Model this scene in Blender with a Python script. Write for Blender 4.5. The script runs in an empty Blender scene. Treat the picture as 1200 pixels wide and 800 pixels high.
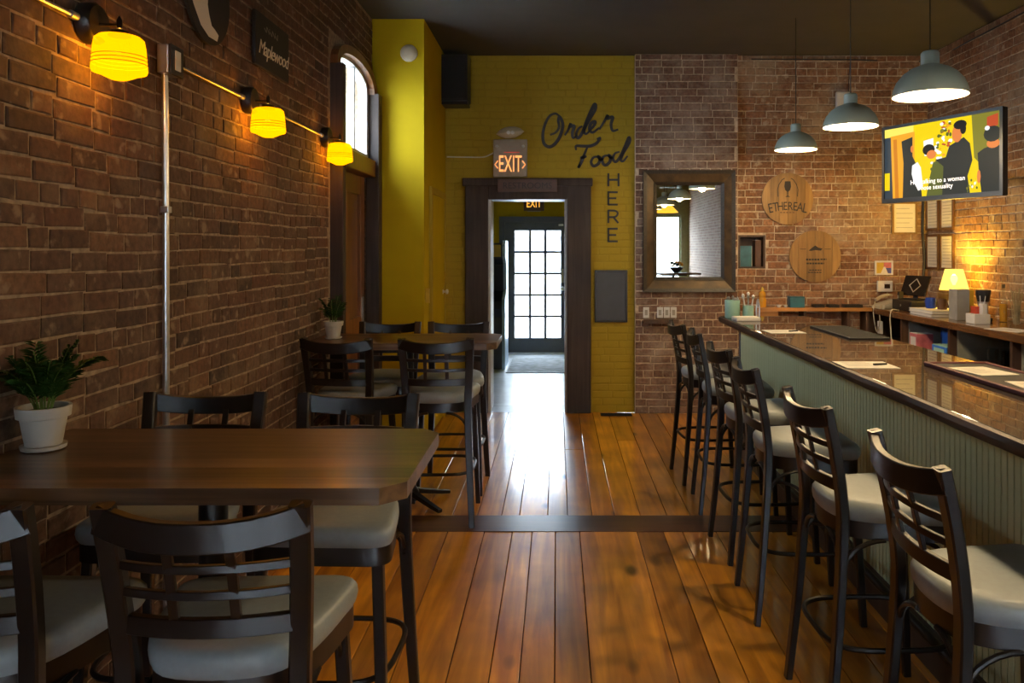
import bpy, bmesh, math, random
from mathutils import Vector, Matrix
random.seed(7)
S = bpy.context.scene
C = S.collection
PI = math.pi

# ------------------------------------------------------------------ camera, world, lights, exposure
FPX, CX, CY, EYE = 930.0, 653.0, 292.0, 1.6          # pixels at 1200 x 800
cam = bpy.data.cameras.new('camera')
cam.sensor_width = 36.0
cam.lens = 36.0 * FPX / 1200.0
cam.shift_x = -(CX - 600.0) / 1200.0
cam.shift_y = -(400.0 - CY) / 1200.0
cam.clip_start = 0.05
camo = bpy.data.objects.new('camera', cam)
C.objects.link(camo)
camo.location = (0, 0, EYE)
camo.rotation_euler = (PI / 2, 0, 0)
S.camera = camo

EXPO = 0.80
S.view_settings.view_transform = 'Standard'
S.view_settings.look = 'None'
S.view_settings.exposure = EXPO
S.view_settings.gamma = 1.0
S.view_settings.use_curve_mapping = False
DISP = 2.0 ** (-EXPO)                                 # emission that shows as 1.0

SKY = 19.0
W = bpy.data.worlds.new('overcast_sky')
S.world = W
W.use_nodes = True
bg = W.node_tree.nodes['Background']
bg.inputs[0].default_value = (0.70, 0.85, 1.0, 1)
bg.inputs[1].default_value = SKY


def portal(name, loc, rot, sx, sy):
    """a sampling portal in a window opening: gives no light of its own"""
    l = bpy.data.lights.new(name, 'AREA')
    l.shape = 'RECTANGLE'
    l.size, l.size_y = sx, sy
    l.cycles.is_portal = True
    o = bpy.data.objects.new(name, l)
    C.objects.link(o)
    o.location, o.rotation_euler = loc, rot
    return o


YF = -6.5                                             # front wall
XL, XR = -1.53, 3.64                                  # side walls
YB = 7.79                                             # back wall
ZC = 3.5                                              # ceiling
portal('portal_front_window', (-.35, YF - 0.06, 1.55), (PI / 2, 0, 0), 1.7, 2.0)
portal('portal_front_glass', (2.55, YF - 0.06, 1.55), (PI / 2, 0, 0), 1.7, 2.0)
portal('portal_arched_window', (XL - 0.10, 5.96, 2.66), (0, -PI / 2, 0), 0.8, 1.1)
portal('portal_rear_door', (-0.20, 12.16, 1.2), (-PI / 2, 0, 0), 0.75, 1.75)


# ------------------------------------------------------------------ materials
def nt(name):
    m = bpy.data.materials.new(name)
    m.use_nodes = True
    n = m.node_tree
    return m, n, n.nodes['Principled BSDF']


def setp(b, **k):
    names = dict(color='Base Color', rough='Roughness', metal='Metallic', coat='Coat Weight', coatr='Coat Roughness',
                 spec='Specular IOR Level', trans='Transmission Weight', ior='IOR', alpha='Alpha', emis='Emission Color', es='Emission Strength')
    for key, v in k.items():
        if isinstance(v, tuple) and len(v) == 3:
            v = v + (1,)
        b.inputs[names[key]].default_value = v


def plain(name, color, rough=0.5, metal=0.0, vary=0.12, scale=14.0, bump=0.0, **k):
    """colour with a soft procedural mottling and optional fine relief"""
    m, n, b = nt(name)
    setp(b, rough=rough, metal=metal, **k)
    tc = n.nodes.new('ShaderNodeTexCoord')
    no = n.nodes.new('ShaderNodeTexNoise')
    no.inputs['Scale'].default_value = scale
    no.inputs['Detail'].default_value = 4
    n.links.new(tc.outputs['Object'], no.inputs['Vector'])
    r = n.nodes.new('ShaderNodeValToRGB')
    lo = tuple(c * (1 - vary) for c in color)
    hi = tuple(min(1, c * (1 + vary)) for c in color)
    r.color_ramp.elements[0].position, r.color_ramp.elements[1].position = 0.3, 0.7
    r.color_ramp.elements[0].color = lo + (1,)
    r.color_ramp.elements[1].color = hi + (1,)
    n.links.new(no.outputs[0], r.inputs[0])
    n.links.new(r.outputs[0], b.inputs['Base Color'])
    if bump:
        bp = n.nodes.new('ShaderNodeBump')
        bp.inputs['Strength'].default_value = bump
        bp.inputs['Distance'].default_value = 0.004
        n.links.new(no.outputs[0], bp.inputs['Height'])
        n.links.new(bp.outputs[0], b.inputs['Normal'])
    return m


def glow(name, color, k=1.0, dark=False):
    m, n, b = nt(name)
    setp(b, color=tuple(0.004 if dark else min(.8, c) for c in color), rough=0.5, spec=.1 if dark else .5, emis=color, es=k * DISP)
    return m


def litglass(name, color, tint, through):
    """glowing shade glass that also lets its bulb shine through"""
    m = bpy.data.materials.new(name)
    m.use_nodes = True
    n = m.node_tree
    n.nodes.clear()
    o = n.nodes.new('ShaderNodeOutputMaterial')
    e = n.nodes.new('ShaderNodeEmission'); e.inputs[0].default_value = color + (1,); e.inputs[1].default_value = DISP
    t = n.nodes.new('ShaderNodeBsdfTransparent'); t.inputs[0].default_value = tint + (1,)
    mx = n.nodes.new('ShaderNodeMixShader'); mx.inputs[0].default_value = through
    n.links.new(e.outputs[0], mx.inputs[1]); n.links.new(t.outputs[0], mx.inputs[2]); n.links.new(mx.outputs[0], o.inputs[0])
    return m


def wood(name, c1, c2, axis='Y', rough=0.4, coat=0.0, rnd=0.25, across=22.0, along=1.4, knots=False, coatr=0.06, spec=.5):
    m, n, b = nt(name)
    setp(b, rough=rough, coat=coat, coatr=coatr, spec=spec)
    L = n.links.new
    geo = n.nodes.new('ShaderNodeNewGeometry')
    oi = n.nodes.new('ShaderNodeObjectInfo')
    ml = n.nodes.new('ShaderNodeMath'); ml.operation = 'MULTIPLY'; ml.inputs[1].default_value = 37.0
    L(oi.outputs['Random'], ml.inputs[0])
    ad = n.nodes.new('ShaderNodeVectorMath'); ad.operation = 'ADD'
    L(geo.outputs['Position'], ad.inputs[0]); L(ml.outputs[0], ad.inputs[1])
    mp = n.nodes.new('ShaderNodeMapping')
    sc = [across, across, across]
    sc['XYZ'.index(axis)] = along
    mp.inputs['Scale'].default_value = sc
    L(ad.outputs[0], mp.inputs['Vector'])
    no = n.nodes.new('ShaderNodeTexNoise')
    no.inputs['Scale'].default_value = 1.0; no.inputs['Detail'].default_value = 6; no.inputs['Distortion'].default_value = 0.8
    L(mp.outputs[0], no.inputs['Vector'])
    r = n.nodes.new('ShaderNodeValToRGB')
    r.color_ramp.elements[0].position, r.color_ramp.elements[1].position = 0.32, 0.68
    r.color_ramp.elements[0].color = c1 + (1,)
    r.color_ramp.elements[1].color = c2 + (1,)
    L(no.outputs[0], r.inputs[0])
    # broad blotches and per-piece brightness
    n2 = n.nodes.new('ShaderNodeTexNoise'); n2.inputs['Scale'].default_value = 2.3; n2.inputs['Detail'].default_value = 3
    L(ad.outputs[0], n2.inputs['Vector'])
    mr = n.nodes.new('ShaderNodeMapRange'); mr.inputs['To Min'].default_value = 1 - rnd; mr.inputs['To Max'].default_value = 1 + rnd
    L(oi.outputs['Random'], mr.inputs['Value'])
    m3 = n.nodes.new('ShaderNodeMapRange'); m3.inputs['From Min'].default_value = .3; m3.inputs['From Max'].default_value = .7
    m3.inputs['To Min'].default_value = .62; m3.inputs['To Max'].default_value = 1.25
    L(n2.outputs[0], m3.inputs['Value'])
    mm = n.nodes.new('ShaderNodeMath'); mm.operation = 'MULTIPLY'
    L(mr.outputs[0], mm.inputs[0]); L(m3.outputs[0], mm.inputs[1])
    hs = n.nodes.new('ShaderNodeHueSaturation')
    L(r.outputs[0], hs.inputs['Color']); L(mm.outputs[0], hs.inputs['Value'])
    out = hs.outputs[0]
    if knots:
        vm = n.nodes.new('ShaderNodeMapping'); vm.inputs['Scale'].default_value = (3.2, 1.5, 1.0)
        L(ad.outputs[0], vm.inputs['Vector'])
        vo = n.nodes.new('ShaderNodeTexVoronoi'); vo.inputs['Scale'].default_value = 1.0
        L(vm.outputs[0], vo.inputs['Vector'])
        kr = n.nodes.new('ShaderNodeValToRGB')
        kr.color_ramp.elements[0].position, kr.color_ramp.elements[1].position = 0.055, 0.13
        kr.color_ramp.elements[0].color = (1, 1, 1, 1); kr.color_ramp.elements[1].color = (0, 0, 0, 1)
        L(vo.outputs['Distance'], kr.inputs[0])
        mx = n.nodes.new('ShaderNodeMixRGB'); mx.inputs[2].default_value = tuple(c * .22 for c in c1) + (1,)
        L(kr.outputs[0], mx.inputs[0]); L(out, mx.inputs[1])
        out = mx.outputs[0]
    L(out, b.inputs['Base Color'])
    bp = n.nodes.new('ShaderNodeBump'); bp.inputs['Strength'].default_value = 0.12; bp.inputs['Distance'].default_value = 0.003
    L(no.outputs[0], bp.inputs['Height']); L(bp.outputs[0], b.inputs['Normal'])
    return m


def brickmat(name, cols, smear=None, smear_lo=0.52, smear_hi=0.68, smear_scale=1.6, rough=0.85, grain=1.0, specks=None):
    """each brick its own tone; optional pale lime smears that run across the wall"""
    m, n, b = nt(name)
    setp(b, rough=rough)
    L = n.links.new
    oi = n.nodes.new('ShaderNodeObjectInfo')
    geo = n.nodes.new('ShaderNodeNewGeometry')
    a = n.nodes.new('ShaderNodeMath'); a.operation = 'ADD'
    L(oi.outputs['Random'], a.inputs[0]); L(geo.outputs['Random Per Island'], a.inputs[1])
    fr = n.nodes.new('ShaderNodeMath'); fr.operation = 'FRACT'
    L(a.outputs[0], fr.inputs[0])
    r = n.nodes.new('ShaderNodeValToRGB')
    el = r.color_ramp.elements
    while len(el) < len(cols):
        el.new(0.5)
    for i, c in enumerate(cols):
        el[i].position = i / (len(cols) - 1)
        el[i].color = c + (1,)
    L(fr.outputs[0], r.inputs[0])
    no = n.nodes.new('ShaderNodeTexNoise'); no.inputs['Scale'].default_value = 38.0; no.inputs['Detail'].default_value = 6
    L(geo.outputs['Position'], no.inputs['Vector'])
    mr = n.nodes.new('ShaderNodeMapRange'); mr.inputs['From Min'].default_value = .3; mr.inputs['From Max'].default_value = .7
    mr.inputs['To Min'].default_value = 1 - .38 * grain; mr.inputs['To Max'].default_value = 1 + .32 * grain
    L(no.outputs[0], mr.inputs['Value'])
    hs = n.nodes.new('ShaderNodeHueSaturation')
    L(r.outputs[0], hs.inputs['Color']); L(mr.outputs[0], hs.inputs['Value'])
    out = hs.outputs[0]
    if smear:
        n2 = n.nodes.new('ShaderNodeTexNoise'); n2.inputs['Scale'].default_value = smear_scale; n2.inputs['Detail'].default_value = 9
        n2.inputs['Roughness'].default_value = 0.72
        L(geo.outputs['Position'], n2.inputs['Vector'])
        sr = n.nodes.new('ShaderNodeMapRange'); sr.inputs['From Min'].default_value = smear_lo; sr.inputs['From Max'].default_value = smear_hi
        sr.inputs['To Max'].default_value = .8
        L(n2.outputs[0], sr.inputs['Value'])
        mx = n.nodes.new('ShaderNodeMixRGB'); mx.inputs[2].default_value = smear + (1,)
        L(sr.outputs[0], mx.inputs[0]); L(out, mx.inputs[1])
        out = mx.outputs[0]
    if specks:                                         # small chips and crumbs of old mortar
        n4 = n.nodes.new('ShaderNodeTexNoise'); n4.inputs['Scale'].default_value = 15.0; n4.inputs['Detail'].default_value = 5
        L(geo.outputs['Position'], n4.inputs['Vector'])
        s4 = n.nodes.new('ShaderNodeMapRange'); s4.inputs['From Min'].default_value = .60; s4.inputs['From Max'].default_value = .70; s4.inputs['To Max'].default_value = .75
        L(n4.outputs[0], s4.inputs['Value'])
        m4 = n.nodes.new('ShaderNodeMixRGB'); m4.inputs[2].default_value = specks + (1,)
        L(s4.outputs[0], m4.inputs[0]); L(out, m4.inputs[1])
        out = m4.outputs[0]
    L(out, b.inputs['Base Color'])
    bp = n.nodes.new('ShaderNodeBump'); bp.inputs['Strength'].default_value = 0.6 * grain; bp.inputs['Distance'].default_value = 0.004
    L(no.outputs[0], bp.inputs['Height']); L(bp.outputs[0], b.inputs['Normal'])
    return m


def farbrick(name, c1, c2, mortar, axes=('Y', 'Z')):
    """brick pattern for walls too far or out of the frame to build piece by piece"""
    m, n, b = nt(name)
    setp(b, rough=0.85)
    L = n.links.new
    geo = n.nodes.new('ShaderNodeNewGeometry')
    sp = n.nodes.new('ShaderNodeSeparateXYZ'); L(geo.outputs['Position'], sp.inputs[0])
    cb = n.nodes.new('ShaderNodeCombineXYZ')
    L(sp.outputs[axes[0]], cb.inputs['X']); L(sp.outputs[axes[1]], cb.inputs['Y'])
    br = n.nodes.new('ShaderNodeTexBrick')
    br.inputs['Scale'].default_value = 1.0
    br.inputs['Brick Width'].default_value = .205; br.inputs['Row Height'].default_value = .068
    br.inputs['Mortar Size'].default_value = .006
    br.inputs['Color1'].default_value = c1 + (1,); br.inputs['Color2'].default_value = c2 + (1,); br.inputs['Mortar'].default_value = mortar + (1,)
    L(cb.outputs[0], br.inputs['Vector'])
    L(br.outputs['Color'], b.inputs['Base Color'])
    return m


def glassmat(name, tint=(1, 1, 1), refl=0.08, rough=0.0):
    """thin window glass: clear with a faint mirror layer"""
    m = bpy.data.materials.new(name)
    m.use_nodes = True
    n = m.node_tree
    n.nodes.clear()
    o = n.nodes.new('ShaderNodeOutputMaterial')
    t = n.nodes.new('ShaderNodeBsdfTransparent'); t.inputs[0].default_value = tint + (1,)
    g = n.nodes.new('ShaderNodeBsdfGlossy'); g.inputs['Roughness'].default_value = rough
    lw = n.nodes.new('ShaderNodeLayerWeight'); pw = n.nodes.new('ShaderNodeMath'); pw.operation = 'POWER'; pw.inputs[1].default_value = 5.0
    n.links.new(lw.outputs['Facing'], pw.inputs[0]); fr = n.nodes.new('ShaderNodeMath'); fr.operation = 'MULTIPLY_ADD'; fr.inputs[1].default_value = .6; fr.inputs[2].default_value = .03
    n.links.new(pw.outputs[0], fr.inputs[0])
    mx = n.nodes.new('ShaderNodeMixShader')
    n.links.new(fr.outputs[0], mx.inputs[0]); n.links.new(t.outputs[0], mx.inputs[1]); n.links.new(g.outputs[0], mx.inputs[2])
    n.links.new(mx.outputs[0], o.inputs[0])
    return m


M = {}
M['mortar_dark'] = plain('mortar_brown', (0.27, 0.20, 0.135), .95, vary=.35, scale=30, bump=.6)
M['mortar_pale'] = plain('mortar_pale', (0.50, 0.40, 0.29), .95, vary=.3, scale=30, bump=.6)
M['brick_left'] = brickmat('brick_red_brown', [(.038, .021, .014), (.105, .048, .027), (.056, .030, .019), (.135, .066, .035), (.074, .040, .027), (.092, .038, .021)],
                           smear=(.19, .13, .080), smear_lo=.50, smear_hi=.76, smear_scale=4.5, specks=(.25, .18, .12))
M['brick_back'] = brickmat('brick_orange_brown', [(.13, .060, .030), (.25, .118, .055), (.17, .080, .040), (.31, .150, .070), (.19, .105, .062), (.23, .10, .046)],
                           smear=(.42, .32, .225), smear_lo=.47, smear_hi=.68, smear_scale=1.7, specks=(.46, .36, .26))
M['brick_pilaster'] = brickmat('brick_limed', [(.13, .070, .045), (.20, .112, .074), (.16, .088, .058)],
                               smear=(.38, .315, .26), smear_lo=.45, smear_hi=.66, smear_scale=2.4)
M['brick_yellow'] = brickmat('brick_painted_mustard', [(.335, .232, .004), (.35, .243, .0045), (.342, .238, .004)], rough=.75, grain=.12)
M['yellow'] = plain('mustard_paint', (.40, .285, .004), .75, spec=.15, vary=.05, scale=6, bump=.08)
M['yellow_joint'] = plain('mustard_joint', (.31, .215, .004), .75, vary=.06, scale=20, bump=.2)
M['ceiling'] = plain('charcoal_ceiling', (.058, .056, .052), .85, vary=.08, scale=3)
M['floor_plank'] = wood('amber_floor_boards', (.44, .155, .009), (.84, .360, .024), 'Y', rough=.32, coat=1.0, rnd=.28, across=17, along=1.1, knots=True, coatr=.12)
M['floor_plank'].node_tree.nodes['Principled BSDF'].inputs['Coat IOR'].default_value = 1.75
M['floor_gap'] = plain('floor_gap_dark', (.035, .017, .006), .9)
M['floor_strip'] = wood('dark_floor_strip', (.045, .019, .010), (.10, .040, .018), 'X', rough=.28, coat=.5, across=30, along=1.2, coatr=.13)
M['concrete'] = plain('grey_polished_concrete', (.34, .36, .38), .28, vary=.18, scale=5, bump=.1)
M['slate'] = plain('grey_slate_sill', (.16, .17, .19), .35, vary=.3, scale=16, bump=.3)
M['trim_dark'] = wood('dark_stained_casing', (.030, .021, .017), (.055, .039, .033), 'Z', rough=.5, spec=.25, rnd=.08)
M['jamb_grey'] = plain('pale_grey_jamb', (.45, .45, .45), .4)
M['door_wood'] = wood('varnished_door_wood', (.13, .052, .016), (.23, .098, .032), 'Z', rough=.35, rnd=.12)
M['door_blue'] = plain('slate_blue_door_paint', (.055, .066, .088), .4, vary=.08)
M['glass'] = glassmat('window_glass')
M['chair_wood'] = wood('espresso_chair_wood', (.0065, .0048, .0045), (.012, .008, .007), 'Z', rough=.36, coat=.12, rnd=.1, coatr=.2)
M['seat'] = plain('pale_grey_vinyl', (.25, .290, .31), .42, vary=.05, scale=60, bump=.12)
M['black_metal'] = plain('black_powder_coat', (.012, .012, .013), .35, metal=.3)
M['gunmetal'] = plain('dark_bronze_metal', (.030, .026, .024), .35, metal=.7)
M['steel'] = plain('galvanised_steel', (.55, .56, .57), .32, metal=.9, vary=.15)
M['table_wood'] = wood('walnut_butcher_block', (.052, .029, .014), (.150, .084, .040), 'X', rough=.34, coat=.2, rnd=.45, across=30, along=1.6, coatr=.15)
M['bar_wood'] = wood('epoxied_bar_wood', (.013, .005, .002), (.038, .014, .004), 'Y', rough=.6, coat=.8, rnd=.15, across=14, along=.9, coatr=.012, spec=.1)
M['bar_wood'].node_tree.nodes['Principled BSDF'].inputs['Coat IOR'].default_value = 1.38
M['bar_edge'] = wood('live_edge_bark', (.022, .011, .007), (.065, .032, .018), 'Y', rough=.55, across=25, along=3)
M['mint'] = plain('sage_green_board', (.55, .62, .37), .5, vary=.05, scale=9)
M['mint_gap'] = plain('board_gap_black', (.015, .018, .014), .9)
M['counter_wood'] = wood('brown_counter_wood', (.10, .040, .014), (.22, .095, .032), 'Y', rough=.25, coat=.6, coatr=.05)
M['shelf_wood'] = wood('honey_shelf_wood', (.26, .115, .028), (.42, .20, .055), 'X', rough=.35, coat=.2)
M['cabinet_dark'] = wood('dark_cabinet_wood', (.045, .022, .012), (.085, .042, .022), 'Z', rough=.5)
M['cabinet_grey'] = plain('grey_green_panel', (.26, .27, .24), .6)
M['shade'] = litglass('lit_amber_glass', (3.2, 0.98, 0.0), (1.0, .75, .25), .35)
M['shade_line'] = plain('amber_glass_groove', (.30, .15, .0), .5)
M['enamel_out'] = plain('sage_enamel', (.31, .39, .34), .35, vary=.03)
M['enamel_in'] = plain('white_enamel', (.85, .83, .78), .5, vary=.02)
M['bulb'] = glow('lit_bulb', (1.0, .86, .62), 6.0)
M['white'] = plain('white_plastic', (.62, .61, .58), .4, vary=.04)
M['beige'] = plain('beige_plastic', (.42, .37, .27), .45, vary=.05)
M['black'] = plain('black_plastic', (.010, .010, .011), .4, vary=.1)
M['black_matt'] = plain('black_cloth', (.008, .008, .009), .8, vary=.1)
M['pot'] = plain('white_glazed_pot', (.42, .40, .36), .5, vary=.08, scale=9)
M['soil'] = plain('dark_soil', (.018, .012, .008), .95, vary=.4, scale=60, bump=.8)
M['leaf'] = plain('palm_leaf', (.014, .048, .008), .6, spec=.2, vary=.4, scale=20)
M['leaf_light'] = plain('palm_stem', (.08, .15, .02), .5, vary=.3, scale=20)
M['paint_ink'] = plain('faded_black_paint', (.030, .030, .034), .6, vary=.2)
M['exit_grey'] = plain('exit_sign_housing', (.30, .27, .23), .5)
M['exit_glow'] = glow('lit_exit_letters', (1.0, .36, .11), 1.35)
M['exit_glow2'] = glow('lit_rear_exit_letters', (1.0, .42, .05), 1.4)
M['exit_red'] = glow('lit_exit_red', (.62, .05, .03), 1.0)
M['slate_board'] = plain('slate_board', (.042, .047, .060), .5, vary=.1)
M['mirror'] = plain('mirror_silver', (.88, .89, .88), .0, metal=1.0, vary=0.0)
M['frame_dark'] = plain('carved_dark_frame', (.022, .018, .014), .45, vary=.5, scale=70, bump=.9)
M['frame_gold'] = plain('aged_gold_frame', (.060, .034, .010), .42, metal=.3, vary=.45, scale=12, bump=.3)
M['oak'] = wood('oak_barrel_head', (.24, .128, .036), (.36, .205, .062), 'Z', rough=.45, rnd=.15, across=30, along=2)
M['ink'] = plain('burnt_black_mark', (.018, .013, .010), .6)
M['paper'] = plain('cream_paper', (.66, .62, .53), .6, vary=.03)
M['paper_line'] = plain('printed_grey', (.30, .28, .25), .6)
M['mahogany'] = plain('mahogany_frame', (.10, .045, .02), .4)
M['screen_dark'] = plain('dark_screen', (.008, .008, .010), .12)
M['teal'] = plain('teal_cover', (.03, .13, .17), .4, vary=.25)
M['teal_light'] = plain('mint_tin', (.33, .56, .46), .35)
M['blue'] = plain('cobalt_glaze', (.02, .05, .30), .2)
M['blue_box'] = plain('bright_blue_carton', (.03, .17, .62), .4)
M['pink'] = plain('pink_carton', (.50, .13, .15), .5, vary=.3)
M['red'] = plain('red_card', (.45, .05, .02), .5)
M['maroon'] = plain('maroon_rubber', (.085, .014, .018), .55)
M['rubber'] = plain('black_rubber', (.014, .014, .014), .6, bump=.3, scale=120)
M['yellow_box'] = plain('yellow_card', (.50, .34, .03), .5)
M['grey_box'] = plain('grey_case', (.26, .25, .235), .5)
M['honey'] = plain('honey_amber', (.60, .28, .02), .2)
M['clear'] = glassmat('clear_glass', (.90, .93, .93))
M['cream_shade'] = litglass('lit_pleated_shade', (2.2, 1.3, .24), (1.0, .85, .45), .20)
M['ceramic'] = plain('cream_ceramic', (.6, .55, .45), .25)
M['dried'] = plain('dried_grass', (.30, .22, .11), .8, vary=.3)
M['rug'] = plain('grey_rug', (.17, .18, .19), .95, vary=.45, scale=9, bump=.7)
M['arcade_side'] = plain('pale_blue_cabinet_side', (.30, .42, .58), .35, vary=.3, scale=7)
M['arcade_dark'] = plain('navy_cabinet', (.012, .016, .030), .4)
M['strip_glow'] = glow('glowing_white_strip', (1.0, 1.0, 1.0), 1.6)
M['outside_ground'] = plain('pale_pavement', (.45, .45, .43), .9, vary=.1, scale=1)
M['outside_wall'] = plain('pale_clapboard', (.42, .42, .41), .8, vary=.05, scale=2)
M['outside_trim'] = plain('grey_trim', (.16, .17, .19), .7)
M['green_post'] = plain('olive_post_paint', (.20, .24, .13), .5)
M['amber_glass'] = glow('lit_leaded_amber', (1.3, .70, .05), 1.0)


# ------------------------------------------------------------------ geometry helpers
def obj(name, bm, mat, parent=None, loc=None, smooth=False, rot=None):
    me = bpy.data.meshes.new(name)
    bmesh.ops.recalc_face_normals(bm, faces=bm.faces)
    bm.to_mesh(me)
    bm.free()
    for mm in (mat if isinstance(mat, (list, tuple)) else [mat]):
        me.materials.append(mm)
    if smooth:
        for p in me.polygons:
            p.use_smooth = True
        me.set_sharp_from_angle(angle=math.radians(40))
    o = bpy.data.objects.new(name, me)
    C.objects.link(o)
    if name in ('print', 'small_lettering'):
        o['kind'] = 'stuff'
    if parent:
        o.parent = parent
    if loc:
        o.location = loc
    if rot:
        o.rotation_euler = rot
    return o


def link_mesh(name, me, parent, loc, scale=(1, 1, 1), rot=None):
    o = bpy.data.objects.new(name, me)
    C.objects.link(o)
    o.parent = parent
    o.location = loc
    o.scale = scale
    if rot:
        o.rotation_euler = rot
    return o


def tag(o, label=None, cat=None, group=None, kind=None):
    if label: o['label'] = label
    if cat: o['category'] = cat
    if group: o['group'] = group
    if kind: o['kind'] = kind
    return o


def thing(name, label, cat, loc=(0, 0, 0), rotz=0.0, group=None):
    o = bpy.data.objects.new(name, None)
    C.objects.link(o)
    o.empty_display_size = .1
    o.location = loc
    o.rotation_euler = (0, 0, rotz)
    return tag(o, label, cat, group)


def struct(name, label, cat, bm=None, mat=None):
    if bm is None:
        o = bpy.data.objects.new(name, None); C.objects.link(o)
    else:
        o = obj(name, bm, mat)
    return tag(o, label, cat, kind='structure')


def dup(root, loc, rotz, label, group=None, scale=None):
    r = root.copy(); C.objects.link(r)
    r.location = loc; r.rotation_euler = (0, 0, rotz)
    r['label'] = label
    if group: r['group'] = group
    if scale: r.scale = scale
    for ch in list(root.children):
        c = ch.copy(); C.objects.link(c); c.parent = r
        for g in list(ch.children):
            d = g.copy(); C.objects.link(d); d.parent = c
    return r


def box(x0, x1, y0, y1, z0, z1, bm=None, bev=0.0, mi=0):
    bm = bm or bmesh.new()
    v = [bm.verts.new(p) for p in ((x0, y0, z0), (x1, y0, z0), (x1, y1, z0), (x0, y1, z0), (x0, y0, z1), (x1, y0, z1), (x1, y1, z1), (x0, y1, z1))]
    fs = [bm.faces.new([v[i] for i in q]) for q in ((0, 3, 2, 1), (4, 5, 6, 7), (0, 1, 5, 4), (1, 2, 6, 5), (2, 3, 7, 6), (3, 0, 4, 7))]
    for f in fs: f.material_index = mi
    if bev:
        es = list({e for f in fs for e in f.edges})
        bmesh.ops.bevel(bm, geom=es, offset=bev, segments=2, affect='EDGES', profile=.5)
    return bm


def lathe(profile, n=28, bm=None, center=(0, 0, 0), mi=0, cap0=False, cap1=False):
    """profile: list of (r, z)"""
    bm = bm or bmesh.new()
    cx, cy, cz = center
    rings = []
    for r, z in profile:
        rings.append([bm.verts.new((cx + r * math.cos(2 * PI * i / n), cy + r * math.sin(2 * PI * i / n), cz + z)) for i in range(n)])
    for a, b in zip(rings, rings[1:]):
        for i in range(n):
            f = bm.faces.new((a[i], a[(i + 1) % n], b[(i + 1) % n], b[i])); f.material_index = mi
    if cap0: bm.faces.new(rings[0][::-1]).material_index = mi
    if cap1: bm.faces.new(rings[-1]).material_index = mi
    return bm


def catmull(pts, sub=6, closed=False):
    P = [Vector(p) for p in pts]
    out = []
    n = len(P)
    rng = range(n) if closed else range(n - 1)
    for i in rng:
        p1, p2 = P[i], P[(i + 1) % n]
        p0 = P[(i - 1) % n] if closed or i > 0 else p1 * 2 - p2
        p3 = P[(i + 2) % n] if closed or i + 2 < n else p2 * 2 - p1
        for k in range(sub):
            t = k / sub
            out.append(.5 * ((2 * p1) + (p2 - p0) * t + (2 * p0 - 5 * p1 + 4 * p2 - p3) * t * t + (3 * p1 - p0 - 3 * p2 + p3) * t ** 3))
    if not closed: out.append(P[-1])
    return out


def sweep(pts, prof, bm=None, closed=False, up=(0, 0, 1), scales=None, mi=0):
    """sweep a profile [(a, b)] along points; a runs along side = tangent x up, b along up'"""
    bm = bm or bmesh.new()
    P = [Vector(p) for p in pts]
    n = len(P)
    up = Vector(up)
    rings = []
    for i in range(n):
        if closed:
            t = P[(i + 1) % n] - P[(i - 1) % n]
        else:
            t = P[min(i + 1, n - 1)] - P[max(i - 1, 0)]
        t.normalize()
        u = up if abs(t.dot(up)) < .97 else Vector((0, 1, 0))
        s = t.cross(u).normalized()
        w = s.cross(t).normalized()
        k = scales[i] if scales else 1.0
        rings.append([bm.verts.new(P[i] + s * a * k + w * b * k) for a, b in prof])
    m = len(prof)
    for i in range(n if closed else n - 1):
        a, b = rings[i], rings[(i + 1) % n]
        for j in range(m):
            bm.faces.new((a[j], a[(j + 1) % m], b[(j + 1) % m], b[j])).material_index = mi
    if not closed:
        bm.faces.new(rings[0][::-1]).material_index = mi
        bm.faces.new(rings[-1]).material_index = mi
    return bm


def circ(r, n=10):
    return [(r * math.cos(2 * PI * i / n), r * math.sin(2 * PI * i / n)) for i in range(n)]


def rect(w, h, c=.15):
    a, b = w / 2, h / 2
    k = min(a, b) * c * 2
    return [(a, -b + k), (a, b - k), (a - k, b), (-a + k, b), (-a, b - k), (-a, -b + k), (-a + k, -b), (a - k, -b)]


def tube(pts, r, n=10, bm=None, closed=False, mi=0):
    return sweep(pts, circ(r, n), bm, closed, mi=mi)


def prism(outline, z0, z1, bm=None, mi=0):
    bm = bm or bmesh.new()
    a = [bm.verts.new((x, y, z0)) for x, y in outline]
    b = [bm.verts.new((x, y, z1)) for x, y in outline]
    n = len(a)
    bm.faces.new(a[::-1]).material_index = mi
    bm.faces.new(b).material_index = mi
    for i in range(n):
        bm.faces.new((a[i], a[(i + 1) % n], b[(i + 1) % n], b[i])).material_index = mi
    return bm


def xform(bm, mtx):
    bmesh.ops.transform(bm, matrix=mtx, verts=bm.verts)
    return bm


def ribbon(pts2, width, bm, to3, closed=False):
    """flat stroke of a painted or printed letter on a plane; pts2 in plane units, to3 maps (u, v) to a point"""
    n = len(pts2)
    L, R = [], []
    for i in range(n):
        p0 = pts2[(i - 1) % n] if closed else pts2[max(i - 1, 0)]
        p1 = pts2[(i + 1) % n] if closed else pts2[min(i + 1, n - 1)]
        d = Vector((p1[0] - p0[0], p1[1] - p0[1]))
        if d.length < 1e-9: d = Vector((1, 0))
        d.normalize()
        w = width(i / max(1, n - 1)) / 2 if callable(width) else width / 2
        q = Vector((-d.y, d.x)) * w
        L.append(bm.verts.new(to3(pts2[i][0] + q.x, pts2[i][1] + q.y)))
        R.append(bm.verts.new(to3(pts2[i][0] - q.x, pts2[i][1] - q.y)))
    for i in range(n if closed else n - 1):
        j = (i + 1) % n
        bm.faces.new((L[i], L[j], R[j], R[i]))
    return bm


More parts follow.
